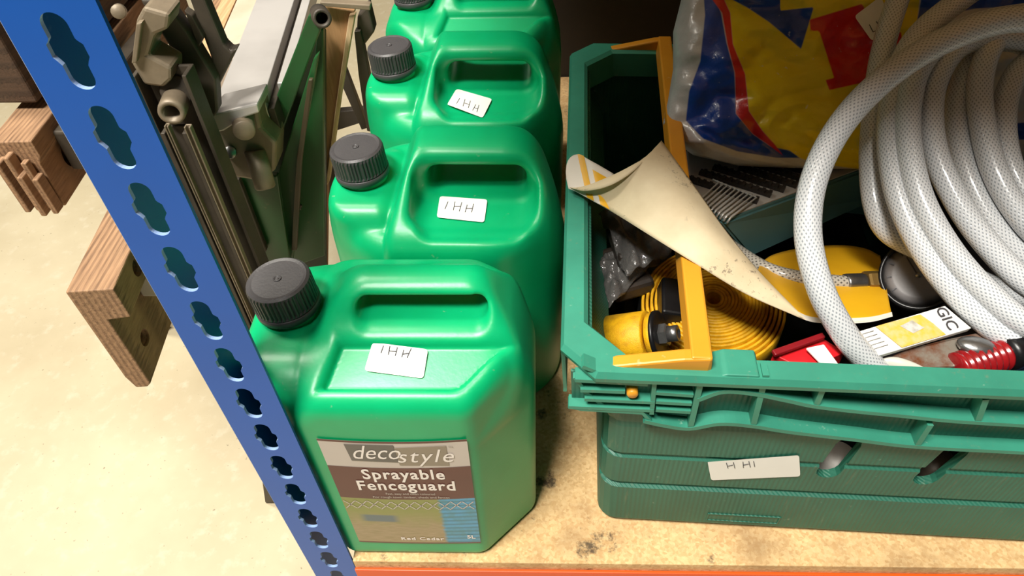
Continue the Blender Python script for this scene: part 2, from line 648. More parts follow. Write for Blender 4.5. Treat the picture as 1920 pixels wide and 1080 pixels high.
# ================================================================== JERRYCANS
WX, DY, CH = .093, .065, .040
def octagon(X, Y, k=.0045):
    d = smax(np.abs(X) - WX, np.abs(Y) - DY, k)
    return smax(d, (np.abs(X) + np.abs(Y) - (WX + DY - CH)) / 1.4142, k)
def can_a(X, Y, Z):
    oc = octagon(X, Y)
    s = .40
    q = 1 / math.sqrt(1 + s * s)
    tops = smax((Z - (.205 + s * (Y + DY))) * q, (Z - (.205 + s * (DY - Y))) * q, .012)
    right = (Z - (.190 + 1.5 * (WX - X))) * .555
    tops = smax(tops, right, .012)
    leftlim = np.maximum(.204, .208 + 1.5 * (X + .046))
    tops = smax(tops, (Z - leftlim) * .55, .010)
    d = smax(oc, tops, .013)
    # left shoulder carrying the neck, runs forward to the front edge
    lo = rbox(X, Y, Z, (-.062, .0, .150), (.029, .052, .064), .022)
    d = smin(d, smax(lo, oc, .01), .014)
    # handle: ridge with steep front and back faces
    sl = 1.55
    ql = 1 / math.sqrt(1 + sl * sl)
    bar = smax(np.abs(X - .022) - .064, Z - .2470, .009)
    bar = smax(bar, (Z - (.2475 + sl * (Y + .0035))) * ql, .008)
    bar = smax(bar, (Z - (.2475 - sl * (Y - .0145))) * ql, .008)
    bar = smax(bar, (Z - (.197 + 1.6 * (WX - X))) * .53, .010)
    bar = smax(bar, .16 - Z, .01)
    bar = smax(bar, (Z - (.215 + 1.3 * (X + .045))) * .61, .010)
    bar = smax(bar, oc, .010)
    d = smin(d, bar, .006)
    # shallow sunk panel sloping down in front of the handle
    pan = np.maximum((.1985 + s * (Y + DY) - Z) * q, Y + .0270)
    pan = np.maximum(pan, np.maximum(-.026 + .30 * (Y + .03) - X, oc + .0135))
    d = smax(d, -pan, .008)
    hole = rbox(X, Y, Z, (.024, 0, .2305), (.040, .09, .0080), .0078)
    d = smax(d, -hole, .005)
    d = smax(d, -Z, .010)
    return d
def can_b(X, Y, Z):
    oc = octagon(X, Y, .02)
    s = .60
    q = 1 / math.sqrt(1 + s * s)
    tops = smax((Z - (.204 + s * (Y + DY))) * q, (Z - (.212 + 1.1 * (DY - Y))) * .67, .014)
    tops = smax(tops, Z - .244, .009)
    tops = smax(tops, (Z - (.185 + 2.1 * (WX - X))) * .43, .020)
    leftlim = np.maximum(.207 + .12 * (Y + .0), .208 + 2.2 * (X + .038))
    tops = smax(tops, (Z - leftlim) * .45, .006)
    d = smax(oc, tops, .015)
    lo = rbox(X, Y, Z, (-.064, .002, .150), (.027, .040, .066), .012)
    d = smin(d, smax(lo, oc, .008), .008)
    pocket = rbox(X, Y, Z, (.024, -.0255, .252), (.046, .0245, .048), .013)
    d = smax(d, -pocket, .008)
    hole = rbox(X, Y, Z, (.024, .03, .2165), (.038, .09, .0125), .010)
    d = smax(d, -hole, .006)
    d = smax(d, -Z, .010)
    return d
CAN_ME = {'a': sdf_mesh('body', can_a, (-.099, -.071, -.004), (.099, .071, .252), .0014, MT['can']),
          'b': sdf_mesh('body', can_b, (-.099, -.071, -.004), (.099, .071, .252), .0014, MT['can'])}

def cap_parts(root, x, y, z, tilt=(0, 0)):
    xf = Matrix.Translation((x, y, z)) @ Matrix.Rotation(tilt[0], 4, 'X') @ Matrix.Rotation(tilt[1], 4, 'Y')
    c = lathe('cap', [(.0190, .0035), (.0203, .0045), (.0203, .006), (.0203, .0195), (.0196, .0215), (.0180, .0228), (.0172, .0226), (.0160, .0222), (.0, .0224)], MT['cap'], root, 144,
              {2: (44, .0010), 3: (44, .0010)}, xf, False)
    lathe('cap_mark', [(.0026, .0222), (.0026, .0230), (.0019, .0230), (.0019, .0224), (.0008, .0224), (.0008, .0229), (0, .0229)], MT['cap'], c, 24, None, xf)
    lathe('tamper_ring', [(.0195, -.002), (.0208, -.001), (.0208, .003), (.0198, .0038)], MT['cap'], root, 48, None, xf)
    lathe('neck', [(.0205, -.012), (.0180, -.006), (.0175, .006)], MT['can'], root, 40, None, xf)

def decal_grid(bvh, corners, nx, ny, off):
    """corner pixels tl,tr,br,bl -> grid of points lying on the surface"""
    c = [np.array(q, float) for q in corners]
    V = []
    for j in range(ny + 1):
        for i in range(nx + 1):
            s, t = i / nx, j / ny
            p = (1 - t) * ((1 - s) * c[0] + s * c[1]) + t * ((1 - s) * c[3] + s * c[2])
            V.append(hit(bvh, p, off))
    F = [(j * (nx + 1) + i, (j + 1) * (nx + 1) + i, (j + 1) * (nx + 1) + i + 1, j * (nx + 1) + i + 1) for j in range(ny) for i in range(nx)]
    return V, F
def hit(bvh, p, off):
    d = Vector(ray(p[0], p[1])).normalized()
    loc, nor, _, _ = bvh.ray_cast(Vector(ORI), d)
    if loc is None:
        return None
    return loc - d * off

def world_bvh(o):
    bpy.context.view_layer.update()
    mw = o.matrix_world
    me = o.data
    return BVHTree.FromPolygons([mw @ v.co for v in me.vertices], [tuple(p.vertices) for p in me.polygons])

def round_corners(corners, r=.12, n=4):
    """rounded quad outline in pixels"""
    c = [np.array(q, float) for q in corners]
    out = []
    for i in range(4):
        a, b, d = c[i - 1], c[i], c[(i + 1) % 4]
        L = min(np.linalg.norm(a - b), np.linalg.norm(d - b)) * r
        p0, p1 = b + (a - b) / np.linalg.norm(a - b) * L, b + (d - b) / np.linalg.norm(d - b) * L
        for t in np.linspace(0, 1, n):
            out.append((1 - t) ** 2 * p0 + 2 * t * (1 - t) * b + t * t * p1)
    return out

def sticker(root, bvh, corners, strokes, name='price_sticker', off=.0006, pct=92):
    inv = W2L(root)
    ol = round_corners(corners)
    cen = sum(np.array(q, float) for q in corners) / 4
    rings = [[cen + (p - cen) * k for p in ol] for k in (1, .75, .5, .25)]
    n = len(ol)
    pts = [p for r in rings for p in r] + [cen]
    V = [hit(bvh, p, off) for p in pts]
    ok = [v for v in V if v is not None]
    V = [v if v is not None else ok[0] for v in V]
    # flatten slightly: paper bridges small hollows
    A = np.array([tuple(v) for v in V])
    m = A.mean(0)
    u, s, vt = np.linalg.svd(A - m)
    nrm = vt[2]
    if np.dot(nrm, ORI - m) < 0:
        nrm = -nrm
    dist = (A - m) @ nrm
    A2 = A - np.outer(dist, nrm) + nrm * (np.percentile(dist, pct) * .95 + .0006)
    F = []
    for k in range(3):
        for i in range(n):
            j = (i + 1) % n
            F.append((k * n + i, k * n + j, (k + 1) * n + j, (k + 1) * n + i))
    for i in range(n):
        F.append((3 * n + i, 3 * n + (i + 1) % n, 4 * n))
    top = [inv @ Vector(a) for a in A2]
    st = obj(name, top, F, MT['white_print'], root, True)
    sb = BVHTree.FromPolygons([Vector(a) for a in A2], F)
    for k, sk in enumerate(strokes):
        path = []
        for a, b in zip(sk[:-1], sk[1:]):
            for t in np.linspace(0, 1, 5, endpoint=False):
                path.append(np.array(a) * (1 - t) + np.array(b) * t)
        path.append(np.array(sk[-1], float))
        w = [hit(sb, p, .0003) for p in path]
        w = [inv @ v for v in w if v is not None]
        if len(w) > 2:
            tube('pen_stroke', w, .00028, MT['ink'], st, 5)
    return st

def jerrycan(kind, loc, rz, label, group):
    r = empty('jerrycan', loc, rz)
    tag(r, label, 'jerrycan', group)
    b = bpy.data.objects.new('body', CAN_ME[kind])
    COL.objects.link(b)
    b.parent = r
    cap_parts(r, -.0640, .004, .2205 if kind == 'a' else .2215, (0, -.06))
    return r, b
G = 'green jerrycans in a row on the shelf'
can1, body1 = jerrycan('a', (-.0935, .2975, 0), 0.0, 'green five litre jerrycan with printed Sprayable Fenceguard label facing out', G)
can2, body2 = jerrycan('b', (-.0690, .4330, 0), -.02, 'green jerrycan directly behind the labelled one, white sticker set straight', G)
can3, body3 = jerrycan('b', (-.0660, .5880, 0), -.02, 'green jerrycan with a white sticker stuck on askew in its handle recess', G)
can4, body4 = jerrycan('a', (-.0650, .7350, 0), 0.0, 'green jerrycan hindmost in the row, against the dark back of the shelf', G)

bv = world_bvh(body1)
sticker(can1, bv, [(699, 641), (803, 656), (794, 710), (684, 696)],
        [[(719, 648), (714, 662)], [(731, 649), (728, 665)], [(745, 651), (741, 667)], [(729, 658), (744, 659)], [(757, 656), (753, 670)], [(771, 653), (763, 671)], [(755, 664), (768, 662)]])
bv = world_bvh(body2)
sticker(can2, bv, [(825, 368), (914, 375), (908, 418), (819, 409)],
        [[(840, 378), (834, 392)], [(853, 378), (850, 394)], [(866, 379), (861, 396)], [(851, 387), (864, 387)], [(876, 384), (872, 398)], [(888, 382), (884, 398)], [(873, 391), (886, 391)]])
bv = world_bvh(body3)
sticker(can3, bv, [(856, 167), (923, 188), (905, 222), (838, 198)],
        [[(862, 184), (856, 194)], [(872, 186), (868, 199)], [(882, 189), (878, 202)], [(870, 193), (880, 196)], [(892, 196), (886, 207)], [(898, 197), (894, 210)], [(889, 202), (896, 204)]])
bv = world_bvh(body4)
sticker(can4, bv, [(872, 77), (938, 64), (944, 88), (868, 92)], [[(905, 70), (903, 82)], [(916, 70), (913, 83)], [(904, 77), (914, 77)], [(925, 70), (922, 82)]])

# ---- printed label on the front can (flat on the front face, local plane y = -DY)
def label_mats():
    m = {}
    m['silver'] = worn('label_silver_band', (196, 186, 178), (182, 170, 164), .35, 30, .3, bump=.02)
    m['maroon'] = worn('label_maroon_band', (92, 46, 42), (80, 40, 38), .4, 40, .4, bump=.02, speck=.2, speck_rgb=(120, 70, 40))
    m['grey1'] = worn('label_dark_grey', (96, 92, 88), (86, 82, 78), .4, 30, .3, bump=.02)
    m['grey2'] = worn('label_taupe', (140, 128, 112), (128, 118, 104), .4, 30, .3, bump=.02)
    m['text'] = worn('label_white_lettering', (240, 232, 226), None, .45, 30, .05, bump=.02)
    t = NT('label_fence_picture')
    uv = t.coord('UV', (1, 1, 1))
    sp = t.n('ShaderNodeSeparateXYZ')
    t.l(uv, sp.inputs[0])
    n = t.noise(t.coord('UV', (3, 10, 1)), 3, 5, .6)
    n2 = t.noise(t.coord('UV', (6, 3, 1)), 2, 4, .6)
    lawn = t.mix(t.ramp(n, .3, .7), lin((146, 132, 92)), lin((172, 150, 120)))
    lawn = t.mix(t.ramp(t.math('MULTIPLY_ADD', n2, .4, sp.outputs[1]), .55, .95), lawn, lin((138, 142, 76)))
    pond = t.math('MULTIPLY', t.ramp(t.math('ABSOLUTE', t.math('SUBTRACT', sp.outputs[1], .57)), .09, .06), t.ramp(t.math('ABSOLUTE', t.math('SUBTRACT', sp.outputs[0], .24)), .16, .1))
    lawn = t.mix(pond, lawn, lin((96, 112, 118)))
    boards = t.math('SINE', t.math('MULTIPLY', sp.outputs[1], 75.0))
    fence = t.mix(t.ramp(boards, -.3, .9), lin((78, 158, 200)), lin((62, 128, 156)))
    fence = t.mix(t.math('MULTIPLY', t.ramp(n2, .4, .65), .5), fence, lin((70, 128, 122)))
    c = t.mix(t.ramp(t.math('MULTIPLY_ADD', n, .06, sp.outputs[0]), .74, .77), lawn, fence)
    m['pic'] = t.base(c, .4)
    return m
LM = label_mats()
LX0, LX1, LZ0, LZ1 = -.042, .051, .0265, .1735         # on the can's front face
bpy.context.view_layer.update()
LY = -DY - .0008
def zcurve(z, x):
    """bands sag towards the middle, as printed"""
    s = (x - LX0) / (LX1 - LX0)
    return z - .0035 * 4 * s * (1 - s) * (1 if z > .06 else .6)
def band(name, z0, z1, mat, parent, y, x0=LX0, x1=LX1, n=16, curve=True, uv=False):
    V, F, U = [], [], []
    for i in range(n + 1):
        x = x0 + (x1 - x0) * i / n
        for z in (z0, z1):
            V.append((x, y, zcurve(z, x) if curve else z))
    for i in range(n):
        F.append((2 * i, 2 * i + 2, 2 * i + 3, 2 * i + 1))
        U += [(i / n, 0), ((i + 1) / n, 0), ((i + 1) / n, 1), (i / n, 1)]
    return obj(name, V, F, mat, parent, False, U)
lab = band('product_label', LZ0, LZ1, LM['silver'], can1, LY)
lab['label'] = 'printed product label with white lettering and a fence picture'
band('label_edge', LZ1 - .002, LZ1, LM['maroon'], lab, LY - .00015)
band('title_band', .0985, .1415, LM['maroon'], lab, LY - .00015)
band('picture', LZ0 + .002, .0985, LM['pic'], lab, LY - .00015, uv=True)
band('label_edge', LZ0, LZ0 + .002, LM['maroon'], lab, LY - .00015)
def lx(s):
    return LX0 + s * (LX1 - LX0)
prism('logo_block', [(lx(.17), LY - .0002, .1675), (lx(.50), LY - .0002, .1662), (lx(.51), LY - .0002, .1455), (lx(.185), LY - .0002, .1478)], (0, -.0001, 0), LM['grey1'], lab)
prism('logo_block', [(lx(.50), LY - .0002, .1630), (lx(.855), LY - .0002, .1660), (lx(.855), LY - .0002, .1420), (lx(.51), LY - .0002, .1420)], (0, -.0001, 0), LM['grey2'], lab)
def TX(x, z, rot=0, sz=1.0):
    return Matrix.Translation((x, LY - .0005, z)) @ Matrix.Rotation(math.pi / 2, 4, 'X') @ Matrix.Rotation(rot, 4, 'Z') @ Matrix.Diagonal((1, sz, 1, 1))
text_mesh('lettering', 'deco', .0185, LM['text'], TX(lx(.36), .1572, -.01, 1.25), lab, .35, .0000, sx=.86)
text_mesh('lettering', 'style', .0185, LM['text'], TX(lx(.69), .1532, .04, 1.2), lab, .35, .0000, sx=.92, spacing=1.15)
text_mesh('lettering', 'Sprayable', .0150, LM['text'], TX(lx(.515), .1300, 0, 1.18), lab, 0, .00035, sx=.83, spacing=1.14)
text_mesh('lettering', 'Fenceguard', .0150, LM['text'], TX(lx(.515), .1150, 0, 1.18), lab, 0, .00035, sx=.85, spacing=1.14)
text_mesh('lettering', 'Fast, easy and clean coloured', .0040, LM['silver'], TX(lx(.53), .1040, 0, 1.0), lab, 0, .0, sx=.72)
text_mesh('lettering', 'For rough sawn timber, sheds and fences', .0040, LM['silver'], TX(lx(.53), .0992, 0, 1.0), lab, 0, .0, sx=.80)
text_mesh('lettering', 'Red Cedar', .0066, LM['text'], TX(lx(.53), .0335, 0, 1.0), lab, 0, .0002, sx=.95, spacing=1.2)
text_mesh('lettering', '5L', .0078, LM['text'], TX(lx(.93), .0375, 0, 1.0), lab, 0, .0002, sx=.8)
text_mesh('lettering', 'TM', .0022, LM['grey1'], TX(lx(.885), .1650), lab)
latt = []
for i in range(11):                                          # lattice fence topping in the picture
    x = LX0 + .002 + i * (LX1 - LX0 - .006) / 10.5
    for s in (-1, 1):
        zt = .0955 - (.0035 if i in range(3, 9) else .002)
        a = (x - .004 * s + .003, zt)
        b = (x + .004 * s + .003, zt - .011)
        latt.append((a, b))
bm = bmesh.new()
for a, b in latt:
    d = Vector((b[0] - a[0], 0, b[1] - a[1])).normalized() * .00045
    nrm = Vector((d.z, 0, -d.x))
    y = LY - .0004
    vs = [bm.verts.new(Vector((p[0], y, p[1])) + s * nrm) for p, s in ((a, 1), (b, 1), (b, -1), (a, -1))]
    bm.faces.new(vs)
bmobj('lattice_print', bm, LM['silver'], lab)

# ================================================================== CRATE
CR_O, CR_R = Vector((.0165, .2590, 0)), -.050
CR = empty('plastic_crate', CR_O, CR_R)
tag(CR, 'green plastic stacking crate with amber bale arm, full of tools and hose', 'crate')
cw = Matrix.Translation(CR_O) @ Matrix.Rotation(CR_R, 4, 'Z')
cwi = cw.inverted()
def C(px, py, w=0.0):
    """pixel -> crate local point on the plane parallel to its front at depth w"""
    o, d = cwi @ Vector(ORI), cwi.to_3x3() @ Vector(ray(px, py))
    return o + d * ((w - o.y) / d.y)
CWD, CDP, CHT = .60, .405, .205
def rrect(i_l, i_f, z, r, n=5):
    """rounded rectangle ring inset from the outer rim"""
    x0, x1, y0, y1 = i_l, CWD - i_l, i_f, CDP - i_f
    out = []
    for cx, cy, a0 in ((x1 - r, y0 + r, -90), (x1 - r, y1 - r, 0), (x0 + r, y1 - r, 90), (x0 + r, y0 + r, 180)):
        for k in range(n):
            a = math.radians(a0 + 90 * k / (n - 1))
            out.append((cx + r * math.cos(a), cy + r * math.sin(a), z))
    return out
def loft(name, rings, mat, parent, closed_ends=(True, False), smooth=False):
    n = len(rings[0])
    V = [p for r in rings for p in r]
    F = []
    for k in range(len(rings) - 1):
        for i in range(n):
            j = (i + 1) % n
            F.append((k * n + i, k * n + j, (k + 1) * n + j, (k + 1) * n + i))
    if closed_ends[0]:
        F.append(tuple(range(n))[::-1])
    if closed_ends[1]:
        F.append(tuple((len(rings) - 1) * n + i for i in range(n)))
    return obj(name, V, F, mat, parent, smooth)
rr = .014
OUT = [(.034, .0075, .003), (.0325, .0055, .008), (.031, .0070, .055), (.0325, .0098, .0565), (.0325, .0098, .0600), (.0305, .0082, .0615), (.0300, .0082, .096), (.0315, .0100, .0975), (.0315, .0100, .1010), (.0295, .0084, .1025),
       (.0285, .0090, .135), (.0285, .0098, .140), (.0155, .0100, .165), (.0145, .0100, .200)]
rings = [rrect(a, b, z, rr) for a, b, z in OUT]
INN = [(.0245, .0115 + .014, .200), (.031, .0175 + .003, .14), (.033, .019, .10), (.036, .0215, .008)]
rings += [rrect(a + .0035, b + .0005, z, rr - .003) for a, b, z in ((.0140, .0130, .200), (.0150, .0133, .165), (.0305, .0135, .14), (.033, .0140, .10), (.036, .0150, .008))]
body = loft('crate_body', rings, MT['crate'], CR, (True, True))
# diagonal drain slots through the front wall
cut = []
for a, b in (((1590, 832), (1553, 880)), ((1790, 846), (1735, 893))):
    p, q = C(*a, .010), C(*b, .010)
    d = (q - p).normalized()
    perp = Vector((-d.z, 0, d.x)) * .0085
    ol = []
    for c0, sgn in ((p, -1), (q, 1)):
        base = math.atan2(d.z * sgn, d.x * sgn)
        for k in range(7):
            ang = base - math.pi / 2 + math.pi * k / 6
            ol.append(Vector((c0.x + .0085 * math.cos(ang), -.02, c0.z + .0085 * math.sin(ang))))
    cc = prism('cutter', ol, (0, .07, 0), None, CR)
    cut.append(cc)
for c, rx, rz in (((1262, 728), .0155, .0062), ((1255, 783), .0165, .0048)):    # grip holes behind the comb
    q = C(*c)
    cut.append(prism('cutter', [Vector((q.x + rx * math.cos(a), -.01, q.z + rz * math.sin(a))) for a in np.linspace(0, 2 * math.pi, 20, endpoint=False)], (0, .04, 0), None, CR))
bpy.context.view_layer.update()
boolean(body, cut)

# rim: lip with clipped corners
def clip_rect(x0, x1, y0, y1, c, z):
    return [(x0 + c, y0, z), (x1 - c, y0, z), (x1, y0 + c, z), (x1, y1 - c, z), (x1 - c, y1, z), (x0 + c, y1, z), (x0, y1 - c, z), (x0, y0 + c, z)]
lip = []
for (i, z, c) in ((.0035, .148, .016), (.0035, .152, .016), (.0006, .1995, .020), (.0, .2025, .020), (.0012, CHT, .020), (.0125, CHT, .026), (.0142, .2035, .026), (.0150, .196, .026), (.0168, .182, .026)):
    lip.append(clip_rect(i * .9, CWD - i * .9, min(i, .0125) if z > .16 else .0105, CDP - i, c, z))
# left, right and back skirts stay solid, the front one is open rib work
def lip_loft():
    n = 8
    bm = bmesh.new()
    R = [[bm.verts.new(p) for p in r] for r in lip]
    for k in range(len(R) - 1):
        for i in range(n):
            j = (i + 1) % n
            if k < 2 and i in (0, 7, 1):
                continue
            bm.faces.new((R[k][i], R[k][j], R[k + 1][j], R[k + 1][i]))
    bmesh.ops.delete(bm, geom=[v for v in bm.verts if not v.link_faces], context='VERTS')
    return bm
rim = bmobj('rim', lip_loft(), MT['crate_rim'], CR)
sm = rim.modifiers.new('thickness', 'SOLIDIFY')
sm.thickness = .0025
sm.offset = 1

def strip(name, pts, th, w0, w1, mat, parent=None, n=6, curve=True):
    """rib: polyline in crate front plane (u, z), thickness th, spanning depth w0..w1"""
    p = spline([(q.x, 0, q.z) for q in pts], n) if (curve and len(pts) > 2) else np.array([(q.x, 0, q.z) for q in pts])
    t = np.gradient(p, axis=0)
    t /= np.linalg.norm(t, axis=1)[:, None]
    nn = np.stack([-t[:, 2], 0 * t[:, 0], t[:, 0]], 1) * th / 2
    V, F = [], []
    for k in range(len(p)):
        for s, w in ((1, w0), (1, w1), (-1, w1), (-1, w0)):
            q = p[k] + s * nn[k]
            V.append((q[0], w, q[2]))
    m = len(p)
    for k in range(m - 1):
        for i in range(4):
            j = (i + 1) % 4
            F.append((4 * k + i, 4 * k + j, 4 * k + 4 + j, 4 * k + 4 + i))
    F += [(3, 2, 1, 0), tuple(4 * (m - 1) + i for i in range(4))]
    return obj(name, V, F, mat, parent)
RM = MT['crate_rim']
W1 = .0102
# lower edge of the band and the middle rib (traced left to right)
low = [C(*q) for q in ((1208, 792), (1245, 800), (1293, 806), (1350, 797), (1410, 801), (1480, 812), (1600, 826), (1720, 840), (1920, 851))]
low += [low[-1] + Vector((.12, 0, -.002)), low[-1] + Vector((.26, 0, 0))]
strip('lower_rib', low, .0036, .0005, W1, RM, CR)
mid = [C(*q) for q in ((1310, 752), (1357, 737), (1415, 741), (1480, 754), (1541, 766), (1683, 781), (1920, 800))]
mid += [mid[-1] + Vector((.26, 0, 0))]
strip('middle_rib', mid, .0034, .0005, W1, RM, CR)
for a, b in (((1316, 712), (1295, 804)), ((1437, 706), (1413, 800)), ((1548, 722), (1530, 766)), ((1746, 800), (1721, 838)), ((1850, 752), (1835, 792))):
    strip('cross_rib', [C(*a), C(*b)], .0036, .0008, W1, RM, CR)
# comb of level ribs at the corner
comb = [((1092, 690), (1118, 700), (1310, 711)), ((1078, 716), (1215, 724)), ((1088, 735), (1172, 738)), ((1096, 752), (1228, 758)), ((1066, 766), (1225, 773)), ((1230, 740), (1300, 745)), ((1230, 757), (1297, 761)), ((1230, 772), (1295, 776))]
for c in comb:
    strip('comb_rib', [C(*q) for q in c], .0030, .0008, W1, RM, CR, curve=False)
strip('comb_rib', [C(1066, 766), C(1090, 771), C(1205, 778), C(1222, 796)], .003, .0012, W1, RM, CR, curve=False)
strip('comb_end', [C(1228, 716), C(1222, 780)], .0028, .001, W1, RM, CR, curve=False)
strip('comb_end', [C(1078, 716), C(1100, 745), C(1140, 775)], .0028, .003, W1, RM, CR, curve=False)
piv = C(1186, 742, .0)
lathe('pivot_stud', [(.0, -.0), (.0030, .0), (.0036, .001), (.0036, .014)], MT['amber'], CR, 20, None, Matrix.Translation((piv.x, .0002, piv.z)) @ Matrix.Rotation(-math.pi / 2, 4, 'X'))
# back plate behind the comb (closes the band like the moulding does), with two oval grip holes
bp = prism('comb_plate', [C(*q) - Vector((0, -.0075, 0)) for q in ((1070, 715), (1312, 708), (1297, 800), (1215, 790), (1072, 768))], (0, .0022, 0), MT['crate'], CR)
cuts = []
for c, rx, rz in (((1262, 728), .0155, .0062), ((1255, 783), .0165, .0048)):
    q = C(*c)
    cuts.append(prism('cutter', [Vector((q.x + rx * math.cos(a), -.01, q.z + rz * math.sin(a))) for a in np.linspace(0, 2 * math.pi, 20, endpoint=False)], (0, .05, 0), None, CR))
bpy.context.view_layer.update()
boolean(bp, cuts)
# raised pads on the top of the front rim and base feet
for a, b in ((1345, 1440),):
    p, q = C(a, 682), C(b, 682)
    prism('rim_pad', [(p.x, .0005, .2045), (p.x + .008, .0005, .2085), (q.x - .002, .0005, .2085), (q.x, .0005, .2045)], (0, .020, 0), RM, CR, .0008)
p, q = C(1080, 690), C(1180, 690)
for u0, u1 in ((.055, .15), (.30, .45)):
    for w in (.020, .36):
        box('base_foot', ((u0 + u1) / 2, w, .0028), (u1 - u0, .012, .0052), MT['crate'], CR, .001)
b0, b1 = C(1328, 955, .009), C(1455, 975, .009)
for z0, z1 in ((b0.z, b0.z - .0014), (b1.z + .0014, b1.z)):
    box('emboss', ((b0.x + b1.x) / 2, .0060, (z0 + z1) / 2), (b1.x - b0.x, .0018, .0016), MT['crate'], CR, .0004)
for x in (b0.x, b1.x):
    box('emboss', (x, .0060, (b0.z + b1.z) / 2), (.0014, .0018, b0.z - b1.z), MT['crate'], CR, .0004)

# amber bale arm lying across the crate: bar + two legs into the rim
la, lb = cwi @ P(1312, 668, z=.212), cwi @ P(1247, 92, z=.212)
ys0, ys1 = .0085, CDP - .0085
xa, xb = la.x, lb.x
def arm(xc0, xc1, toward, parent):
    bm = bmesh.new()
    # slightly trapezoid section bar
    sec = [(-.0075, -.009), (.0075, -.009), (.0062, .0055), (-.0062, .0055)]
    A = [bm.verts.new((xc0 + x, ys0 - .004, .2125 + z)) for x, z in sec]
    Bv = [bm.verts.new((xc1 + x, ys1 + .004, .2125 + z)) for x, z in sec]
    for i in range(4):
        j = (i + 1) % 4
        bm.faces.new((A[i], A[j], Bv[j], Bv[i]))
    bm.faces.new(A[::-1])
    bm.faces.new(Bv)
    for xc, y in ((xc0, ys0), (xc1, ys1)):
        pts = [(xc + .006 * toward * -1, .218), (xc + toward * .010, .2165), (xc + toward * .052, .2070), (xc + toward * .056, .2035), (xc + .006 * toward * -1, .2035)]
        F0 = [bm.verts.new((x, y - .0045, z)) for x, z in pts]
        F1 = [bm.verts.new((x, y + .0045, z)) for x, z in pts]
        n = len(pts)
        for i in range(n):
            j = (i + 1) % n
            bm.faces.new((F0[i], F0[j], F1[j], F1[i]))
        bm.faces.new(F0[::-1])
        bm.faces.new(F1)
    o = bmobj('bale_arm', bm, MT['amber'], parent)
    md = o.modifiers.new('edges', 'BEVEL')
    md.width = .0014
    md.segments = 2
    return o
a1 = arm(xa, xb, -1, CR)
a1['label'] = 'amber plastic bale arm lying across the crate'
arm(CWD - .10, CWD - .10, 1, CR)
bvc = world_bvh(body)
sticker(CR, bvc, [(1326, 862), (1498, 852), (1500, 891), (1333, 898)],
        [[(x0, y0 + 6), (x1, y1 + 6)] for x0, y0, x1, y1 in ((1362, 862, 1365, 872), (1365, 868, 1374, 866), (1375, 861, 1378, 872), (1393, 860, 1394, 871), (1394, 866, 1404, 864), (1404, 859, 1407, 870), (1413, 859, 1415, 869))], off=.0008, pct=100)

# ================================================================== CRATE CONTENTS
def pile_box(name, c, s, mat, rz, label, cat, bev=.004):
    o = box(name, (0, 0, s[2] / 2), s, mat, None, bev)
    o.location = c
    o.rotation_euler = (0, 0, rz)
    tag(o, label, cat)
    return o
MT['yellow'] = worn('yellow_webbing', (222, 168, 14), (160, 112, 8), .55, 120, .7, bump=.5, bdist=.0006)
MT['red'] = worn('red_plastic', (206, 28, 36), (180, 20, 30), .4, 20, .3, bump=.05)
MT['teal'] = worn('teal_case_plastic', (76, 114, 114), (62, 96, 98), .45, 14, .4, bump=.1)
MT['pale_grey'] = worn('pale_grey_card', (176, 172, 166), (150, 146, 140), .55, 40, .4, bump=.1)
MT['wire'] = worn('bright_wire', (215, 215, 212), (170, 170, 168), .3, 80, .3, metal=.5)
MT['brass'] = worn('dull_brass', (150, 120, 66), (100, 82, 50), .4, 60, .4, metal=.6)
MT['clearish'] = worn('milky_plastic', (205, 202, 190), (180, 178, 168), .35, 20, .3, bump=.05)
MT['dark_blue'] = worn('dark_blue_plastic', (30, 50, 78), (22, 36, 58), .4, 30, .4)

def film_mat():
    t = NT('crumpled_clear_film')
    n = t.noise(t.coord(), 40, 5, .65)
    t.bump(n, .9, .006)
    m = t.base(lin((96, 94, 92)), .14, 0, .3)
    t.b.inputs['Alpha'].default_value = .72
    return m
MT['film'] = film_mat()

def hose_mat(name, c0, c1, n_thread, pitch, alpha=1.0):
    t = NT(name)
    tc = t.n('ShaderNodeTexCoord')
    sp = t.n('ShaderNodeSeparateXYZ')
    t.l(tc.outputs['UV'], sp.inputs[0])
    a = t.math('MULTIPLY', sp.outputs[0], float(n_thread))
    L = t.math('DIVIDE', sp.outputs[1], pitch)
    def thread(sign):
        ph = t.math('FRACT', t.math('MULTIPLY_ADD', L, sign, a))
        return t.ramp(t.math('ABSOLUTE', t.math('SUBTRACT', ph, .5)), .36, .20)
    m = t.math('MAXIMUM', thread(1.0), thread(-1.0))
    col = t.mix(m, lin(c0), lin(c1))
    t.bump(m, .35, .0004)
    mm = t.base(col, .28, 0, .55)
    t.b.inputs['Transmission Weight'].default_value = .12
    return mm
MT['hose'] = hose_mat('braided_clear_hose', (156, 162, 168), (226, 228, 230), 20, .0040)
MT['braid'] = hose_mat('braided_steel_hose', (96, 92, 86), (190, 184, 172), 10, .0042)

# ---- cases lying on the crate floor carry the pile
def crate_pt(u, w, z):
    return cw @ Vector((u, w, z))
pile_box('tool_case', crate_pt(.17, .19, .009), (.24, .26, .072), MT['black'], CR_R, 'black plastic tool case lying flat under the pile in the crate', 'tool case')
pile_box('tool_case', crate_pt(.43, .20, .009), (.25, .32, .085), MT['black'], CR_R, 'black plastic tool case under the hose coil in the crate', 'tool case')

# ---- braided hose coil
def hp(px, py, zc):
    return P(px, py, zc=zc)
def zline(py, off=0.0):
    return .455 + (600 - py) / 600 * .055 + off
hose = empty('braided_hose', P(1980, 600, zc=.46))
tag(hose, 'clear braided hose coiled in loose loops on top of the crate', 'hose')
hi = W2L(hose)
HR = .0082
strands = []
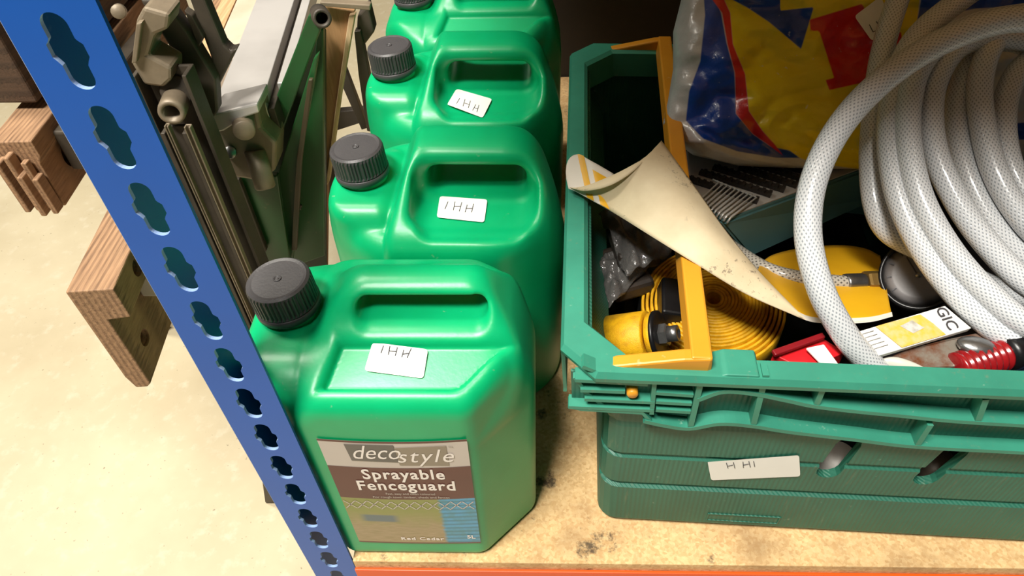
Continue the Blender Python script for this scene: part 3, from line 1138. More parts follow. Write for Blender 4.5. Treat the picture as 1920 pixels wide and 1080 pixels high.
# the loose outer loop that swings over everything else
strands.append(([(1676, 742, .462), (1640, 692, .455), (1588, 632, .447), (1540, 545, .441), (1515, 440, .440), (1527, 335, .442), (1580, 230, .445), (1668, 140, .448), (1780, 72, .450), (1910, 36, .452), (2060, 60, .455), (2200, 180, .46), (2260, 330, .47)], .0084))
# upright strand behind it
strands.append(([(1715, -110, .535), (1686, -10, .532), (1664, 60, .528), (1648, 130, .524), (1638, 215, .520), (1633, 300, .515), (1641, 385, .510), (1668, 436, .508), (1730, 470, .51), (1820, 520, .515), (1950, 560, .52), (2100, 500, .53)], HR))
# coil turns, outermost first
turns = [([(1900, -70), (1800, 0), (1725, 62), (1688, 125), (1671, 200), (1669, 280), (1687, 375), (1732, 470), (1800, 560), (1880, 628), (1975, 680), (2120, 690), (2260, 560), (2310, 350), (2250, 100), (2100, -60)], .004),
         ([(1990, 20), (1850, 40), (1770, 75), (1722, 130), (1703, 205), (1706, 290), (1730, 380), (1783, 472), (1850, 548), (1930, 612), (2040, 650), (2170, 600), (2250, 430), (2230, 200), (2130, 60)], -.006),
         ([(1980, 80), (1860, 70), (1795, 90), (1755, 150), (1745, 220), (1758, 300), (1803, 392), (1862, 470), (1930, 535), (2020, 575), (2130, 540), (2200, 400), (2170, 220), (2080, 110)], .000),
         ([(1990, 110), (1890, 75), (1830, 110), (1797, 180), (1797, 260), (1820, 345), (1868, 430), (1930, 490), (2020, 520), (2110, 470), (2150, 340), (2110, 190)], .016),
         ([(1990, 85), (1905, 50), (1860, 85), (1838, 150), (1841, 225), (1863, 315), (1905, 393), (1960, 450), (2040, 470), (2100, 380), (2100, 240), (2050, 130)], .002),
         ([(2000, 110), (1940, 110), (1900, 150), (1882, 215), (1888, 290), (1915, 355), (1960, 405), (2030, 410), (2070, 320), (2050, 190)], .010),
         ([(1690, 350), (1662, 300), (1660, 215), (1690, 140), (1750, 95), (1840, 90), (1950, 150)], .030)]
for pts, off in turns[:-1]:
    strands.append(([(x, y, zline(y, off)) for x, y in pts] + [(pts[0][0], pts[0][1], zline(pts[0][1], off))], HR))
for k, (pts, r) in enumerate(strands):
    path = spline([hp(*q) for q in pts], 14)
    o = tube('hose_turn', [hi @ Vector(p) for p in path], r, MT['hose'], hose, 20)

# ---- printed carrier bag
def poly_sd(pts, x, y):
    """signed distance (negative inside) to a polygon, pixels"""
    p = np.array(pts, float)
    d = np.full(x.shape, 1e9)
    inside = np.zeros(x.shape, bool)
    for i in range(len(p)):
        a, b = p[i], p[(i + 1) % len(p)]
        e = b - a
        t = np.clip(((x - a[0]) * e[0] + (y - a[1]) * e[1]) / (e @ e + 1e-9), 0, 1)
        d = np.minimum(d, np.hypot(x - a[0] - t * e[0], y - a[1] - t * e[1]))
        c = ((a[1] > y) != (b[1] > y)) & (x < (b[0] - a[0]) * (y - a[1]) / (b[1] - a[1] + 1e-12) + a[0])
        inside ^= c
    return np.where(inside, -d, d)
def smooth_noise(shape, cells, seed):
    r = np.random.default_rng(seed)
    g = r.normal(size=(cells[0] + 3, cells[1] + 3))
    ys = np.linspace(0, cells[0], shape[0])
    xs = np.linspace(0, cells[1], shape[1])
    yi, xi = ys.astype(int), xs.astype(int)
    fy, fx = ys - yi, xs - xi
    fy, fx = (fy * fy * (3 - 2 * fy))[:, None], (fx * fx * (3 - 2 * fx))[None]
    A = g[yi][:, xi]; Bq = g[yi][:, xi + 1]; Cq = g[yi + 1][:, xi]; Dq = g[yi + 1][:, xi + 1]
    return (A * (1 - fx) + Bq * fx) * (1 - fy) + (Cq * (1 - fx) + Dq * fx) * fy
BN, BMm = 150, 170
tt = np.linspace(0, 1, BN)[:, None]
ss = np.linspace(0, 1, BMm)[None]
ycur = np.array([-170, -60, 0, 60, 130, 190, 232, 262, 288, 303])
xl_ = np.array([1330, 1292, 1277, 1262, 1262, 1252, 1243, 1262, 1300, 1385])
py = -170 + tt * (303 + 170) + 0 * ss
left = np.interp(py[:, 0], ycur, xl_)[:, None]
px = left + ss * (2010 - left)
py = py + 14 * np.sin((px - 1240) / 760 * math.pi * 1.0) * tt - 6 * tt * np.clip((px - 1750) / 100, 0, 2)
edge = np.minimum(np.minimum(ss, 1 - ss) * 4.5, np.minimum(tt, 1 - tt) * 4.0)
bul = np.sqrt(np.clip(edge, 0, 1) * (2 - np.clip(edge, 0, 1)))
wr = smooth_noise((BN, BMm), (5, 7), 3) * .006 + smooth_noise((BN, BMm), (11, 14), 5) * .0035 + smooth_noise((BN, BMm), (26, 30), 8) * .0014
dr = np.abs(((px * .55 + py) / 46 + smooth_noise((BN, BMm), (6, 6), 9) * .9) % 2 - 1)      # drapery folds on the slant
wr = wr + .0045 * (dr - .5) * np.clip(tt * 1.4, 0, 1)
zbase = .602 + 0 * px
zfr = zbase - .035 * bul + wr * bul
zbk = zbase + .022 * bul + wr * bul
bag = empty('carrier_bag', P(1600, 300, zc=.64))
tag(bag, 'crumpled yellow, blue and red carrier bag behind the hose in the crate', 'bag')
bgi = W2L(bag)
V = []
for Zm in (zfr, zbk):
    for j in range(BN):
        for i in range(BMm):
            V.append(bgi @ hp(px[j, i], py[j, i], Zm[j, i]))
F = []
N0 = BN * BMm
for j in range(BN - 1):
    for i in range(BMm - 1):
        a = j * BMm + i
        F.append((a, a + BMm, a + BMm + 1, a + 1))
        F.append((N0 + a + 1, N0 + a + BMm + 1, N0 + a + BMm, N0 + a))
bagsheet = obj('bag_film', V, F, None, bag, True)
PX_, PY_ = np.tile(px.ravel(), 2), np.tile(py.ravel(), 2)
regions = {
    'sd_blue': [[(1325, -300), (1320, 0), (1322, 28), (1313, 115), (1292, 172), (1286, 226), (1318, 260), (1383, 284), (1456, 296), (1500, 296), (1480, 282), (1445, 275), (1412, 252), (1380, 214), (1377, 135), (1362, 80), (1352, 25), (1340, -5), (1320, -300)],
                [(1367, -300), (1367, -4), (1401, 14), (1443, 42), (1502, 92), (1526, 13), (1463, 20), (1460, -300)],
                [(1714, 70), (1728, -6), (1760, -300), (1990, -300), (1990, 6), (1830, 16), (1760, 30)],
                [(1890, 232), (2020, 222), (2020, 262), (1895, 262)], [(1770, 92), (1830, 70), (1850, 100), (1790, 170), (1760, 190)]],
    'sd_red': [[(1325, -300), (1336, 0), (1354, 24), (1364, 83), (1378, 136), (1380, 213), (1410, 250), (1444, 274), (1468, 292), (1454, 272), (1430, 246), (1404, 208), (1397, 139), (1374, 83), (1369, 24), (1358, 0), (1345, -300)],
               [(1518, 37), (1617, 7), (1640, 60), (1690, 60), (1692, 100), (1655, 145), (1627, 153), (1555, 169), (1548, 150), (1564, 146), (1536, 58), (1520, 58)]],
    'sd_yellow': [[(1345, -300), (1358, 0), (1369, 24), (1374, 83), (1397, 139), (1404, 208), (1430, 246), (1462, 284), (1530, 306), (1700, 330), (1700, 120), (1716, 76), (1724, 0), (1730, -300)]],
}
for nm, polys in regions.items():
    sd = np.full(PX_.shape, 1e9)
    for pl in polys:
        sd = np.minimum(sd, poly_sd(pl, PX_, PY_))
    at = bagsheet.data.attributes.new(nm, 'FLOAT', 'POINT')
    at.data.foreach_set('value', np.clip(sd, -60, 60).astype(np.float32))
def bag_mat():
    t = NT('printed_carrier_bag_film')
    def att(n):
        nd = t.n('ShaderNodeAttribute')
        nd.attribute_name = n
        return t.ramp(nd.outputs['Fac'], 1.2, -1.2)
    n = t.noise(t.coord(), 30, 5, .65)
    c = t.mix(t.ramp(n, .3, .75), lin((205, 204, 205)), lin((180, 178, 180)))
    c = t.mix(att('sd_yellow'), c, lin((228, 206, 12)))
    c = t.mix(att('sd_blue'), c, lin((14, 62, 158)))
    c = t.mix(att('sd_red'), c, lin((206, 34, 30)))
    n2 = t.noise(t.coord(), 150, 3, .6)
    c = t.mix(t.math('MULTIPLY', t.ramp(n2, .68, .74), .4), c, lin((220, 220, 225)))
    t.bump(n, .6, .003)
    return t.base(c, .32, 0, .15)
bagsheet.data.materials.append(bag_mat())
bbv = world_bvh(bagsheet)
sticker(bag, bbv, [(1600, 32), (1650, -6), (1672, 50), (1634, 78)], [[(1630, 46), (1637, 60)], [(1637, 60), (1650, 54)], [(1643, 40), (1651, 53)]])

# ---- curled poster
def paper_mat():
    t = NT('poster_paper')
    tc = t.n('ShaderNodeTexCoord')
    sp = t.n('ShaderNodeSeparateXYZ')
    t.l(tc.outputs['UV'], sp.inputs[0])
    n = t.noise(t.coord(), 25, 5, .6)
    n2 = t.noise(t.coord(), 190, 3, .7)
    back = t.mix(t.ramp(n, .35, .7), lin((222, 206, 172)), lin((204, 182, 144)))
    m2 = t.noise(t.coord(), 22, 2, .5)
    dirt = t.math('MULTIPLY', t.ramp(n2, .62, .68), t.ramp(m2, .52, .62))
    back = t.mix(t.math('MULTIPLY', dirt, .75), back, lin((92, 78, 66)))
    def inside(x0, x1, y0, y1):
        a = t.math('MULTIPLY', t.math('GREATER_THAN', sp.outputs[0], x0), t.math('LESS_THAN', sp.outputs[0], x1))
        b = t.math('MULTIPLY', t.math('GREATER_THAN', sp.outputs[1], y0), t.math('LESS_THAN', sp.outputs[1], y1))
        return t.math('MULTIPLY', a, b)
    front = t.mix(inside(.03, .97, .025, .97), lin((226, 220, 208)), lin((232, 174, 22)))
    front = t.mix(inside(.055, .945, .05, .94), front, lin((222, 216, 205)))
    front = t.mix(inside(.085, .915, .08, .90), front, lin((230, 170, 20)))
    g = t.n('ShaderNodeNewGeometry')
    c = t.mix(g.outputs['Backfacing'], back, front)
    return t.base(c, .6)
MT['paper'] = paper_mat()
# sheet as a surface: row = along its length, column = across; rolled at its near-left edge
rowsL = [(1068, 352, .214), (1130, 386, .212), (1210, 436, .220), (1300, 492, .219), (1400, 552, .204), (1505, 598, .188)]
rowsU = [(1240, 264, .240), (1275, 312, .236), (1318, 372, .228), (1360, 432, .218), (1420, 506, .206), (1512, 601, .188)]
pl_, pu_ = spline([P(x, y, z=z) for x, y, z in rowsL], 10), spline([P(x, y, z=z) for x, y, z in rowsU], 10)
sheet = empty('curled_poster', P(1300, 480, z=.2))
tag(sheet, 'large curled paper sheet, plain cream back up, yellow print inside its roll', 'poster')
shv = W2L(sheet)
nc = 24
V, F, U = [], [], []
nr = len(pl_)
top_c = spline([P(1068, 352, z=.214), P(1100, 358, z=.222), P(1150, 345, z=.232), P(1200, 310, z=.240), P(1240, 264, z=.240)], 6)
for r in range(nr):
    f = r / (nr - 1)
    a, b = Vector(pl_[r]), Vector(pu_[r])
    for c in range(nc + 1):
        s = c / nc
        bulge = .016 * math.sin(math.pi * s) * (1 - f) ** .7
        q = a.lerp(b, s) + Vector((0, 0, 1)) * bulge
        if f < .35:                                        # first rows follow the traced end curve
            e = Vector(top_c[int(round(s * (len(top_c) - 1)))])
            q = q.lerp(e, (1 - f / .35) ** 2)
        V.append(shv @ q)
for r in range(nr - 1):
    for c in range(nc):
        k = r * (nc + 1) + c
        F.append((k, k + nc + 1, k + nc + 2, k + 1))
        for (rr_, cc_) in ((r, c), (r + 1, c), (r + 1, c + 1), (r, c + 1)):
            U.append((.1 + .8 * rr_ / (nr - 1), .1 + .8 * cc_ / nc))
def thin(o, th=.0007, off=0):
    m = o.modifiers.new('thickness', 'SOLIDIFY')
    m.thickness = th
    m.offset = off
    return o
back_sheet = obj('sheet', V, F, worn('paper_back', (222, 206, 172), (196, 174, 138), .65, 22, .7, bump=.15, speck=.0), sheet, True)
back_sheet.data.materials[0] = None
def cream_mat():
    t = NT('cream_paper_back')
    n = t.noise(t.coord(), 22, 5, .6)
    n2 = t.noise(t.coord(), 210, 3, .75)
    m2 = t.noise(t.coord(), 17, 2, .5)
    c = t.mix(t.ramp(n, .35, .7), lin((226, 210, 176)), lin((206, 186, 150)))
    c = t.mix(t.math('MULTIPLY', t.math('MULTIPLY', t.ramp(n2, .58, .66), t.ramp(m2, .5, .6)), .7), c, lin((96, 82, 70)))
    t.bump(n, .3, .002)
    return t.base(c, .65)
back_sheet.data.materials[0] = cream_mat()
thin(back_sheet)
# rolled-under flap at the near left, print side showing
MT['print_yellow'] = worn('poster_yellow_ink', (232, 176, 24), (214, 152, 16), .5, 30, .4, bump=.03)
MT['print_white'] = worn('poster_white_border', (226, 220, 208), None, .55, 30, .1, bump=.03)
def ruled(name, A, Bq, mat, parent, n=16, off=Vector((0, 0, 0))):
    a, b = spline(A, 8), spline(Bq, 8)
    V, F = [], []
    for k in range(len(a)):
        for c in range(n + 1):
            V.append(W_inv @ (Vector(a[k]).lerp(Vector(b[k]), c / n) + off))
    for k in range(len(a) - 1):
        for c in range(n):
            q = k * (n + 1) + c
            F.append((q, q + n + 1, q + n + 2, q + 1))
    return obj(name, V, F, mat, parent, True)
W_inv = shv
c_out = [P(1068, 352, z=.2145), P(1061, 325, z=.218), P(1066, 300, z=.222), P(1084, 290, z=.225), P(1112, 304, z=.226), P(1150, 326, z=.222)]
c_in = [p + Vector((.006, -.038, -.012)) * min(1, i * .36) for i, p in enumerate(c_out)]
thin(ruled('rolled_edge', c_out, c_in, MT['print_white'], sheet))
co_s, ci_s = spline(c_out, 10), spline(c_in, 10)
for k0, k1, a, b in ((29, 34, .0, 1.0), (38, 50, .22, 1.0)):
    A = [Vector(p).lerp(Vector(q), a) + Vector((.0003, -.0008, .0010)) for p, q in zip(co_s[k0:k1 + 1], ci_s[k0:k1 + 1])]
    Bz = [Vector(p).lerp(Vector(q), b) + Vector((.0003, -.0008, .0010)) for p, q in zip(co_s[k0:k1 + 1], ci_s[k0:k1 + 1])]
    ruled('printed_stripe', A, Bz, MT['print_yellow'], sheet)
# far flap: print side up under the hose
A = [P(1420, 510, z=.200), P(1462, 560, z=.192), P(1510, 599, z=.188), P(1580, 605, z=.186), P(1632, 602, z=.186), P(1672, 592, z=.184)]
Bz = [P(1425, 495, z=.150), P(1450, 478, z=.140), P(1500, 466, z=.135), P(1570, 460, z=.132), P(1620, 466, z=.132), P(1650, 480, z=.132)]
fl_ = ruled('printed_flap', A, Bz, MT['print_yellow'], sheet)
thin(fl_)
Aw = [p + Vector((0, -.0012, .0006)) for p in A]
ruled('white_border', Aw, [p.lerp(q, .035) + Vector((0, 0, .0012)) for p, q in zip(A, Bz)], MT['print_white'], sheet)

# ---- open case with staple strips
T_FL, T_FR = P(1353, 419, z=.172), P(1640, 313, z=.172)
ex = (T_FR - T_FL).normalized()
ey = Vector((-ex.y, ex.x, 0))
T_FR = T_FL + ex * .175
case = empty('staple_case', (T_FL + ex * .08).xy.to_3d())
tag(case, 'teal plastic case filled with staple strips and wire pins, under the carrier bag', 'case')
cvi = W2L(case)
dn_l = P(1408, 483, z=.128) - T_FL
top = [T_FL, T_FR, T_FR + ey * .095, T_FL + ey * .095]
bot = [T_FL + dn_l, T_FR + Vector((dn_l.x - .02, dn_l.y, dn_l.z)), T_FR + ey * .095 + Vector((-.01, -.004, -.05)), T_FL + ey * .095 + Vector((.01, -.004, -.05))]
bm = bmesh.new()
vt = [bm.verts.new(cvi @ p) for p in top + bot]
for f in ((0, 1, 2, 3), (7, 6, 5, 4), (0, 4, 5, 1), (1, 5, 6, 2), (2, 6, 7, 3), (3, 7, 4, 0)):
    bm.faces.new([vt[i] for i in f])
bmesh.ops.bevel(bm, geom=list(bm.edges), offset=.002, segments=2, affect='EDGES')
bmobj('case_body', bm, MT['teal'], case)
ins = [top[0] + ex * .004 + ey * .003, top[1] - ex * .004 + ey * .003, top[2] - ex * .004 - ey * .003, top[3] + ex * .004 - ey * .003]
prism('liner', [cvi @ (p + Vector((0, 0, .0002))) for p in ins], (0, 0, .0012), MT['pale_grey'], case)
# foot notch of the case: dark tab under it
prism('case_foot', [cvi @ (bot[1] + Vector((.0, .01, -.03))), cvi @ (bot[1] + Vector((0, .01, .004))), cvi @ (bot[1] + ex * -.07 + Vector((0, .01, .004)))], tuple(cvi.to_3x3() @ (ey * .03)), MT['teal'], case)
for k, (x, y) in enumerate(((1420, 370), (1445, 358), (1470, 349), (1494, 341), (1512, 331), (1530, 322))):
    e = P(x, y, z=.1785)
    d = (P(x - 85, y - 27, z=.1785) - e).normalized()
    ln = .062 if k < 3 else .05
    side = Vector((-d.y, d.x, 0))
    bm = bmesh.new()
    nt = 22
    for i in range(nt):                                    # toothed strip of joined staples
        a = e + d * (ln * i / nt)
        hgt = .0042 if i % 2 == 0 else .0030
        rot = Matrix(((d.x, side.x, 0, 0), (d.y, side.y, 0, 0), (0, 0, 1, 0), (0, 0, 0, 1)))
        add_box(bm, a + Vector((0, 0, -.0050 + hgt / 2 + .0002)), (ln / nt * (.98 if i % 2 == 0 else 1.0), .0055, hgt), 0, rot)
    bmesh.ops.transform(bm, matrix=cvi, verts=bm.verts)
    bmobj('staple_strip', bm, worn('dark_staple_steel', (70, 66, 64), (44, 42, 40), .4, 200, .5, metal=.6) if k == 0 else bpy.data.materials['dark_staple_steel'], case)
for k in range(10):
    x, y = 1370 - k * 6.6, 409 - k * 3.6
    p0, p1 = P(x, y - 1, z=.1765), P(x + 48 - k * 1.2, y - 38 + k * .4, z=.1785)
    pin = [p0 + Vector((-.003, -.003, -.003)), p0, p0.lerp(p1, .5), p1, p1 + (p1 - p0).normalized().cross(Vector((0, 0, 1))) * -.006]
    tube('wire_pin', [cvi @ q for q in pin], .0009, MT['wire'], case, 6)

# ---- yellow webbing roll
rc = P(1338, 560, z=.142)
rax = Vector((-.10, -.16, 1)).normalized()
roll = empty('webbing_roll', rc - rax * .048)
tag(roll, 'thick roll of yellow webbing wound in a spiral, beside the amber bale arm', 'webbing')
wi = W2L(roll)
xf = wi @ frame_z(rc, rax)
def ring(name, r0, r1, h, zt, mat, parent, xf, seg=56):
    return lathe(name, [(r0, zt - h), (r0, zt - .0006), (r0 + .0005, zt), (r1 - .0005, zt), (r1, zt - .0006), (r1, zt - h), (r0, zt - h + 1e-5)], mat, parent, seg, None, xf)
rr0 = .0055
k = 0
while rr0 < .056:
    th = .0024 if rr0 < .038 else .0022
    gap = .0002 if rr0 < .038 else .0012
    dz = -.0004 * (k % 3) - (0 if rr0 < .03 else (rr0 - .03) * .30)
    ring('webbing_turn', rr0, rr0 + th, .046, dz + .001, MT['yellow'], roll, xf)
    rr0 += th + gap
    k += 1
# second roll farther back under the bag
rc2 = P(1302, 352, z=.150)
roll2 = empty('webbing_roll', rc2 - Vector((0, 0, .045)))
tag(roll2, 'smaller roll of yellow webbing at the back between bale arm and staple case', 'webbing')
wi = W2L(roll2)
xf2 = wi @ frame_z(rc2, (.75, -.35, .65))
rr0 = .004
while rr0 < .027:
    ring('webbing_turn', rr0, rr0 + .0018, .028, -.0003, MT['yellow'], roll2, xf2, 40)
    rr0 += .0026

# ---- ratchet strap in the near corner
rt = P(1196, 632, z=.150)
rat = empty('ratchet_strap', (rt.x - .01, rt.y, rt.z - .055))
tag(rat, 'black ratchet with chrome bolt and yellow strap in the corner of the crate', 'ratchet strap')
ri = W2L(rat)
ax_ = (P(1196, 632, z=.150) - P(1120, 642, z=.150)).normalized()
axd = (ax_ + Vector((0, -.42, .50))).normalized()
o0 = P(1138, 640, z=.128)
ring('strap_roll', .012, .0195, .034, .034, MT['yellow'], rat, ri @ frame_z(o0, axd), 40)
ring('strap_roll', .009, .0175, .006, .042, MT['yellow'], rat, ri @ frame_z(o0, axd), 40)
lathe('ratchet_plate', [(0, .040), (.0185, .040), (.0185, .0425), (.016, .0432), (0, .0432)], MT['black'], rat, 40, None, ri @ frame_z(o0, axd))
lathe('ratchet_drum', [(0, .0432), (.0085, .0432), (.0085, .0480), (.0075, .0490), (0, .0490)], MT['steel'], rat, 6, None, ri @ frame_z(o0, axd), False)
lathe('bolt_head', [(0, .0490), (.0060, .0490), (.0060, .0560), (.0042, .0566), (.0030, .0545), (0, .0545)], MT['steel'], rat, 24, None, ri @ frame_z(o0, axd))
hd = o0 + axd * .030 + Vector((.012, .024, 0))
prism('ratchet_lever', [ri @ (hd + Vector(q)) for q in ((.0, -.004, -.018), (.0, .030, -.018), (.008, .034, .006), (.004, -.002, .004))], tuple(Vector((.018, -.002, -.002))), MT['black'], rat, .002)

# ---- dark cloth-covered box and film packets at the left
pb = P(1250, 560, z=.10)
pile_box('black_box', (pb.x - .008, pb.y + .050, .0825), (.030, .115, .040), MT['black'], CR_R, 'narrow black box standing beside the yellow webbing roll', 'box', .003)
def film_packet(corners, label, seed, n=26):
    c = [P(x, y, z=z) for x, y, z in corners]
    o = empty('film_packet', (sum((q for q in c), Vector()) / 4).xy.to_3d() + Vector((0, 0, .085)))
    tag(o, label, 'packet', 'clear film packets in the crate')
    inv = W2L(o)
    nz = smooth_noise((n + 1, n + 1), (5, 5), seed) * .0035 + smooth_noise((n + 1, n + 1), (11, 11), seed + 1) * .0015
    V, F = [], []
    for j in range(n + 1):
        for i in range(n + 1):
            s, t = i / n, j / n
            q = c[0].lerp(c[1], s).lerp(c[3].lerp(c[2], s), t)
            e = min(1, 5 * min(s, 1 - s, t, 1 - t))
            V.append(inv @ (q + Vector((0, 0, nz[j, i] + .006 * e))))
    for j in range(n):
        for i in range(n):
            a = j * (n + 1) + i
            F.append((a, a + n + 1, a + n + 2, a + 1))
    s = obj('film', V, F, MT['film'], o, True)
    thin(s, .0006)
    b = c[0].lerp(c[2], .5)
    ux = (c[1] - c[0]).normalized()
    box('contents', inv @ (b + Vector((0, 0, -.012))), (.035, .05, .016), worn('dark_contents', (44, 38, 34), (70, 56, 44), .5, 60, .6) if 'dark_contents' not in bpy.data.materials else bpy.data.materials['dark_contents'], o, .004, Matrix.Rotation(math.atan2(ux.y, ux.x), 4, 'Z'))
    return o
film_packet([(1122, 400, .165), (1190, 385, .170), (1262, 468, .172), (1175, 520, .160)], 'crumpled clear film packet half under the curled poster', 21)
film_packet([(1116, 490, .145), (1165, 460, .155), (1222, 492, .155), (1142, 578, .140)], 'crumpled clear film packet against the left wall of the crate', 33)

# ---- pressure gauge with braided hose
gp = P(1722, 516, z=.176)
gn = Vector((-.40, -.50, .77)).normalized()
gau = empty('pressure_gauge', (gp.x + .02, gp.y, gp.z - .06))
tag(gau, 'round grey-faced pressure gauge with steel braided hose and brass fitting', 'gauge')
gi = W2L(gau)
gx = gi @ frame_z(gp, gn) @ Matrix.Diagonal((.80, .80, .80, 1))
lathe('gauge_case', [(.0, -.024), (.026, -.024), (.0315, -.018), (.0325, -.002), (.0325, .002), (.0295, .0028), (.0290, .0)], MT['black'], gau, 48, None, gx)
lathe('gauge_face', [(.0293, .0002), (.020, .0006), (0, .0008)], worn('grey_dial', (128, 124, 124), (104, 101, 102), .45, 40, .5), gau, 48, None, gx)
lathe('pointer_hub', [(.0028, .0008), (.0028, .0026), (0, .003)], MT['steel'], gau, 16, None, gx)
for k in range(9):
    a = math.radians(210 - k * 30)
    q = gx @ Vector((.0235 * math.cos(a), .0235 * math.sin(a), .0012))
    box('dial_mark', q, (.001, .004, .0004), MT['ink'], gau, 0, (gx.to_3x3() @ Matrix.Rotation(a - math.pi / 2, 3, 'Z')).to_4x4())
box('pointer', gx @ Vector((-.004, .008, .0016)), (.0012, .020, .0004), MT['ink'], gau, 0, (gx.to_3x3() @ Matrix.Rotation(.4, 3, 'Z')).to_4x4())
hs = [P(1330, 430, z=.135), P(1385, 473, z=.152), P(1440, 506, z=.162), P(1500, 522, z=.164), P(1560, 529, z=.163), P(1600, 532, z=.162)]
tube('braided_lead', [gi @ Vector(p) for p in spline(hs, 12)], .0058, MT['braid'], gau, 16)
fd = (P(1660, 530, z=.160) - P(1600, 532, z=.162)).normalized()
f0 = P(1583, 531, z=.1622)
lathe('ferrule', [(0, 0), (.0068, 0), (.0072, .002), (.0072, .014), (.0064, .016), (0, .016)], MT['steel'], gau, 24, None, gi @ frame_z(f0, fd))
lathe('hex_fitting', [(0, .016), (.0085, .016), (.0090, .018), (.0090, .028), (.0080, .030), (0, .030)], MT['brass'], gau, 6, None, gi @ frame_z(f0, fd), False)
lathe('fitting_tail', [(0, .030), (.0050, .030), (.0050, .048), (0, .048)], MT['brass'], gau, 20, None, gi @ frame_z(f0, fd))
lathe('gauge_stem', [(0, .0), (.009, .0), (.010, .012), (.008, .030), (0, .030)], MT['black'], gau, 24, None, gi @ frame_z(f0 + fd * .046, fd + Vector((.1, .3, -.35))))

# ---- boxed card, red case, leaflet, trowel and handles behind the front rim
def quad_slab(name, px4, zs, th, mat, label, cat):
    c = [P(x, y, z=z) for (x, y), z in zip(px4, zs)]
    base = sum(c, Vector()) / 4
    o = empty(name, base - Vector((0, 0, th)))
    tag(o, label, cat)
    inv = W2L(o)
    n = (c[1] - c[0]).cross(c[3] - c[0]).normalized()
    if n.z < 0:
        n = -n
    prism('slab', [inv @ p for p in c], tuple(-n * th), mat, o, .0006)
    return o, c, n, inv
card, cc, nn, cinv = quad_slab('tool_card', [(1590, 627), (1772, 573), (1822, 615), (1634, 671)], (.196, .200, .196, .192), .005, MT['white_print'], 'white and yellow printed tool packet lying under the hose loop', 'packet')
def card_xf(s, t, lift=.0006):
    p = cc[0].lerp(cc[1], s).lerp(cc[3].lerp(cc[2], s), t) + nn * lift
    return cinv @ p
MT['card_yellow'] = worn('card_yellow_print', (226, 180, 70), (206, 190, 150), .5, 180, .8, bump=.02)
prism('printed_panel', [card_xf(.27, .02), card_xf(.40, .02), card_xf(.72, .06), card_xf(.74, .5), card_xf(.74, .97), card_xf(.30, .97)], tuple(nn * .0002), MT['card_yellow'], card)
MT['card_photo'] = worn('card_photo_print', (196, 196, 190), (150, 140, 120), .5, 220, .8, bump=.02)
prism('printed_picture', [card_xf(.46, .25, .0009), card_xf(.60, .18, .0009), card_xf(.63, .55, .0009), card_xf(.50, .62, .0009)], tuple(nn * .0002), MT['card_photo'], card)
exx = (cc[1] - cc[0]).normalized()
eyy = nn.cross(exx)
mt_ = Matrix.Identity(4)
pt_ = cc[0].lerp(cc[1], .885).lerp(cc[3].lerp(cc[2], .885), .45) + nn * .0009
for i in range(3):                                          # lettering runs across the short side
    mt_[i][0], mt_[i][1], mt_[i][2] = -eyy[i], exx[i], nn[i]
    mt_[i][3] = pt_[i]
text_mesh('lettering', 'GIC', .0105, MT['ink'], cinv @ mt_, card, 0, .0001, sx=.95)
for k in range(5):
    a, b = card_xf(.05 + k * .0, .14 + k * .15, .0008), card_xf(.22, .14 + k * .15, .0008)
    tube('small_print', [a, (Vector(a) + Vector(b)) / 2, b], .00025, MT['pale_grey'], card, 4)
rcase, c2, n2, inv2 = quad_slab('red_case', [(1449, 664), (1540, 632), (1585, 660), (1510, 694)], (.186, .186, .186, .186), .016, MT['red'], 'bright red plastic case against the front rim of the crate', 'case')
prism('lid_edge', [inv2 @ (P(1445, 661, z=.189)), inv2 @ (P(1540, 628, z=.189)), inv2 @ (P(1546, 637, z=.189)), inv2 @ (P(1452, 671, z=.189))], (0, 0, .003), worn('dark_red_plastic', (130, 16, 26), None, .4), rcase, .0008)
leaf, _, _, linv = quad_slab('folded_leaflet', [(1512, 652), (1545, 645), (1578, 690), (1552, 694)], (.192, .192, .189, .189), .002, MT['white_print'], 'small folded white leaflet beside the red case', 'leaflet')
# rusty trowel blade
bl = [(1652, 676, .182), (1700, 654, .186), (1770, 636, .188), (1838, 622, .188), (1862, 648, .186), (1848, 668, .185), (1790, 686, .184), (1720, 690, .182)]
tr = empty('trowel', P(1760, 670, z=.165))
tag(tr, 'rust-stained steel trowel with rounded shiny heel under the printed packet', 'trowel')
ti = W2L(tr)
def rust_mat():
    t = NT('rusty_steel')
    n = t.noise(t.coord(), 60, 5, .7)
    c = t.mix(t.ramp(n, .4, .62), lin((150, 142, 130)), lin((128, 78, 52)))
    return t.base(c, .38, .45)
MT['rust'] = rust_mat()
prism('blade', [ti @ P(x, y, z=z) for x, y, z in bl], (0, 0, -.003), MT['rust'], tr, .0012)
hp0 = P(1832, 650, z=.190)
sph = bmesh.new()
bmesh.ops.create_uvsphere(sph, u_segments=20, v_segments=12, radius=1, matrix=Matrix.Translation(ti @ hp0) @ Matrix.Rotation(-.3, 4, 'Z') @ Matrix.Diagonal((.012, .0075, .005, 1)))
bmobj('heel', sph, MT['steel'], tr, True)
sc = empty('plastic_scoop', P(1690, 700, z=.165))
tag(sc, 'milky white plastic scoop between trowel and crate rim', 'scoop')
si = W2L(sc)
V, F = [], []
ca = spline([P(1640, 678, z=.182), P(1680, 672, z=.186), P(1725, 690, z=.184), P(1735, 706, z=.180)], 6)
cb = spline([P(1650, 700, z=.172), P(1690, 712, z=.176), P(1722, 716, z=.174), P(1728, 715, z=.172)], 6)
for a, b in zip(ca, cb):
    for c in range(9):
        s = c / 8
        V.append(si @ (Vector(a).lerp(Vector(b), s) + Vector((0, 0, .005 * math.sin(math.pi * s)))))
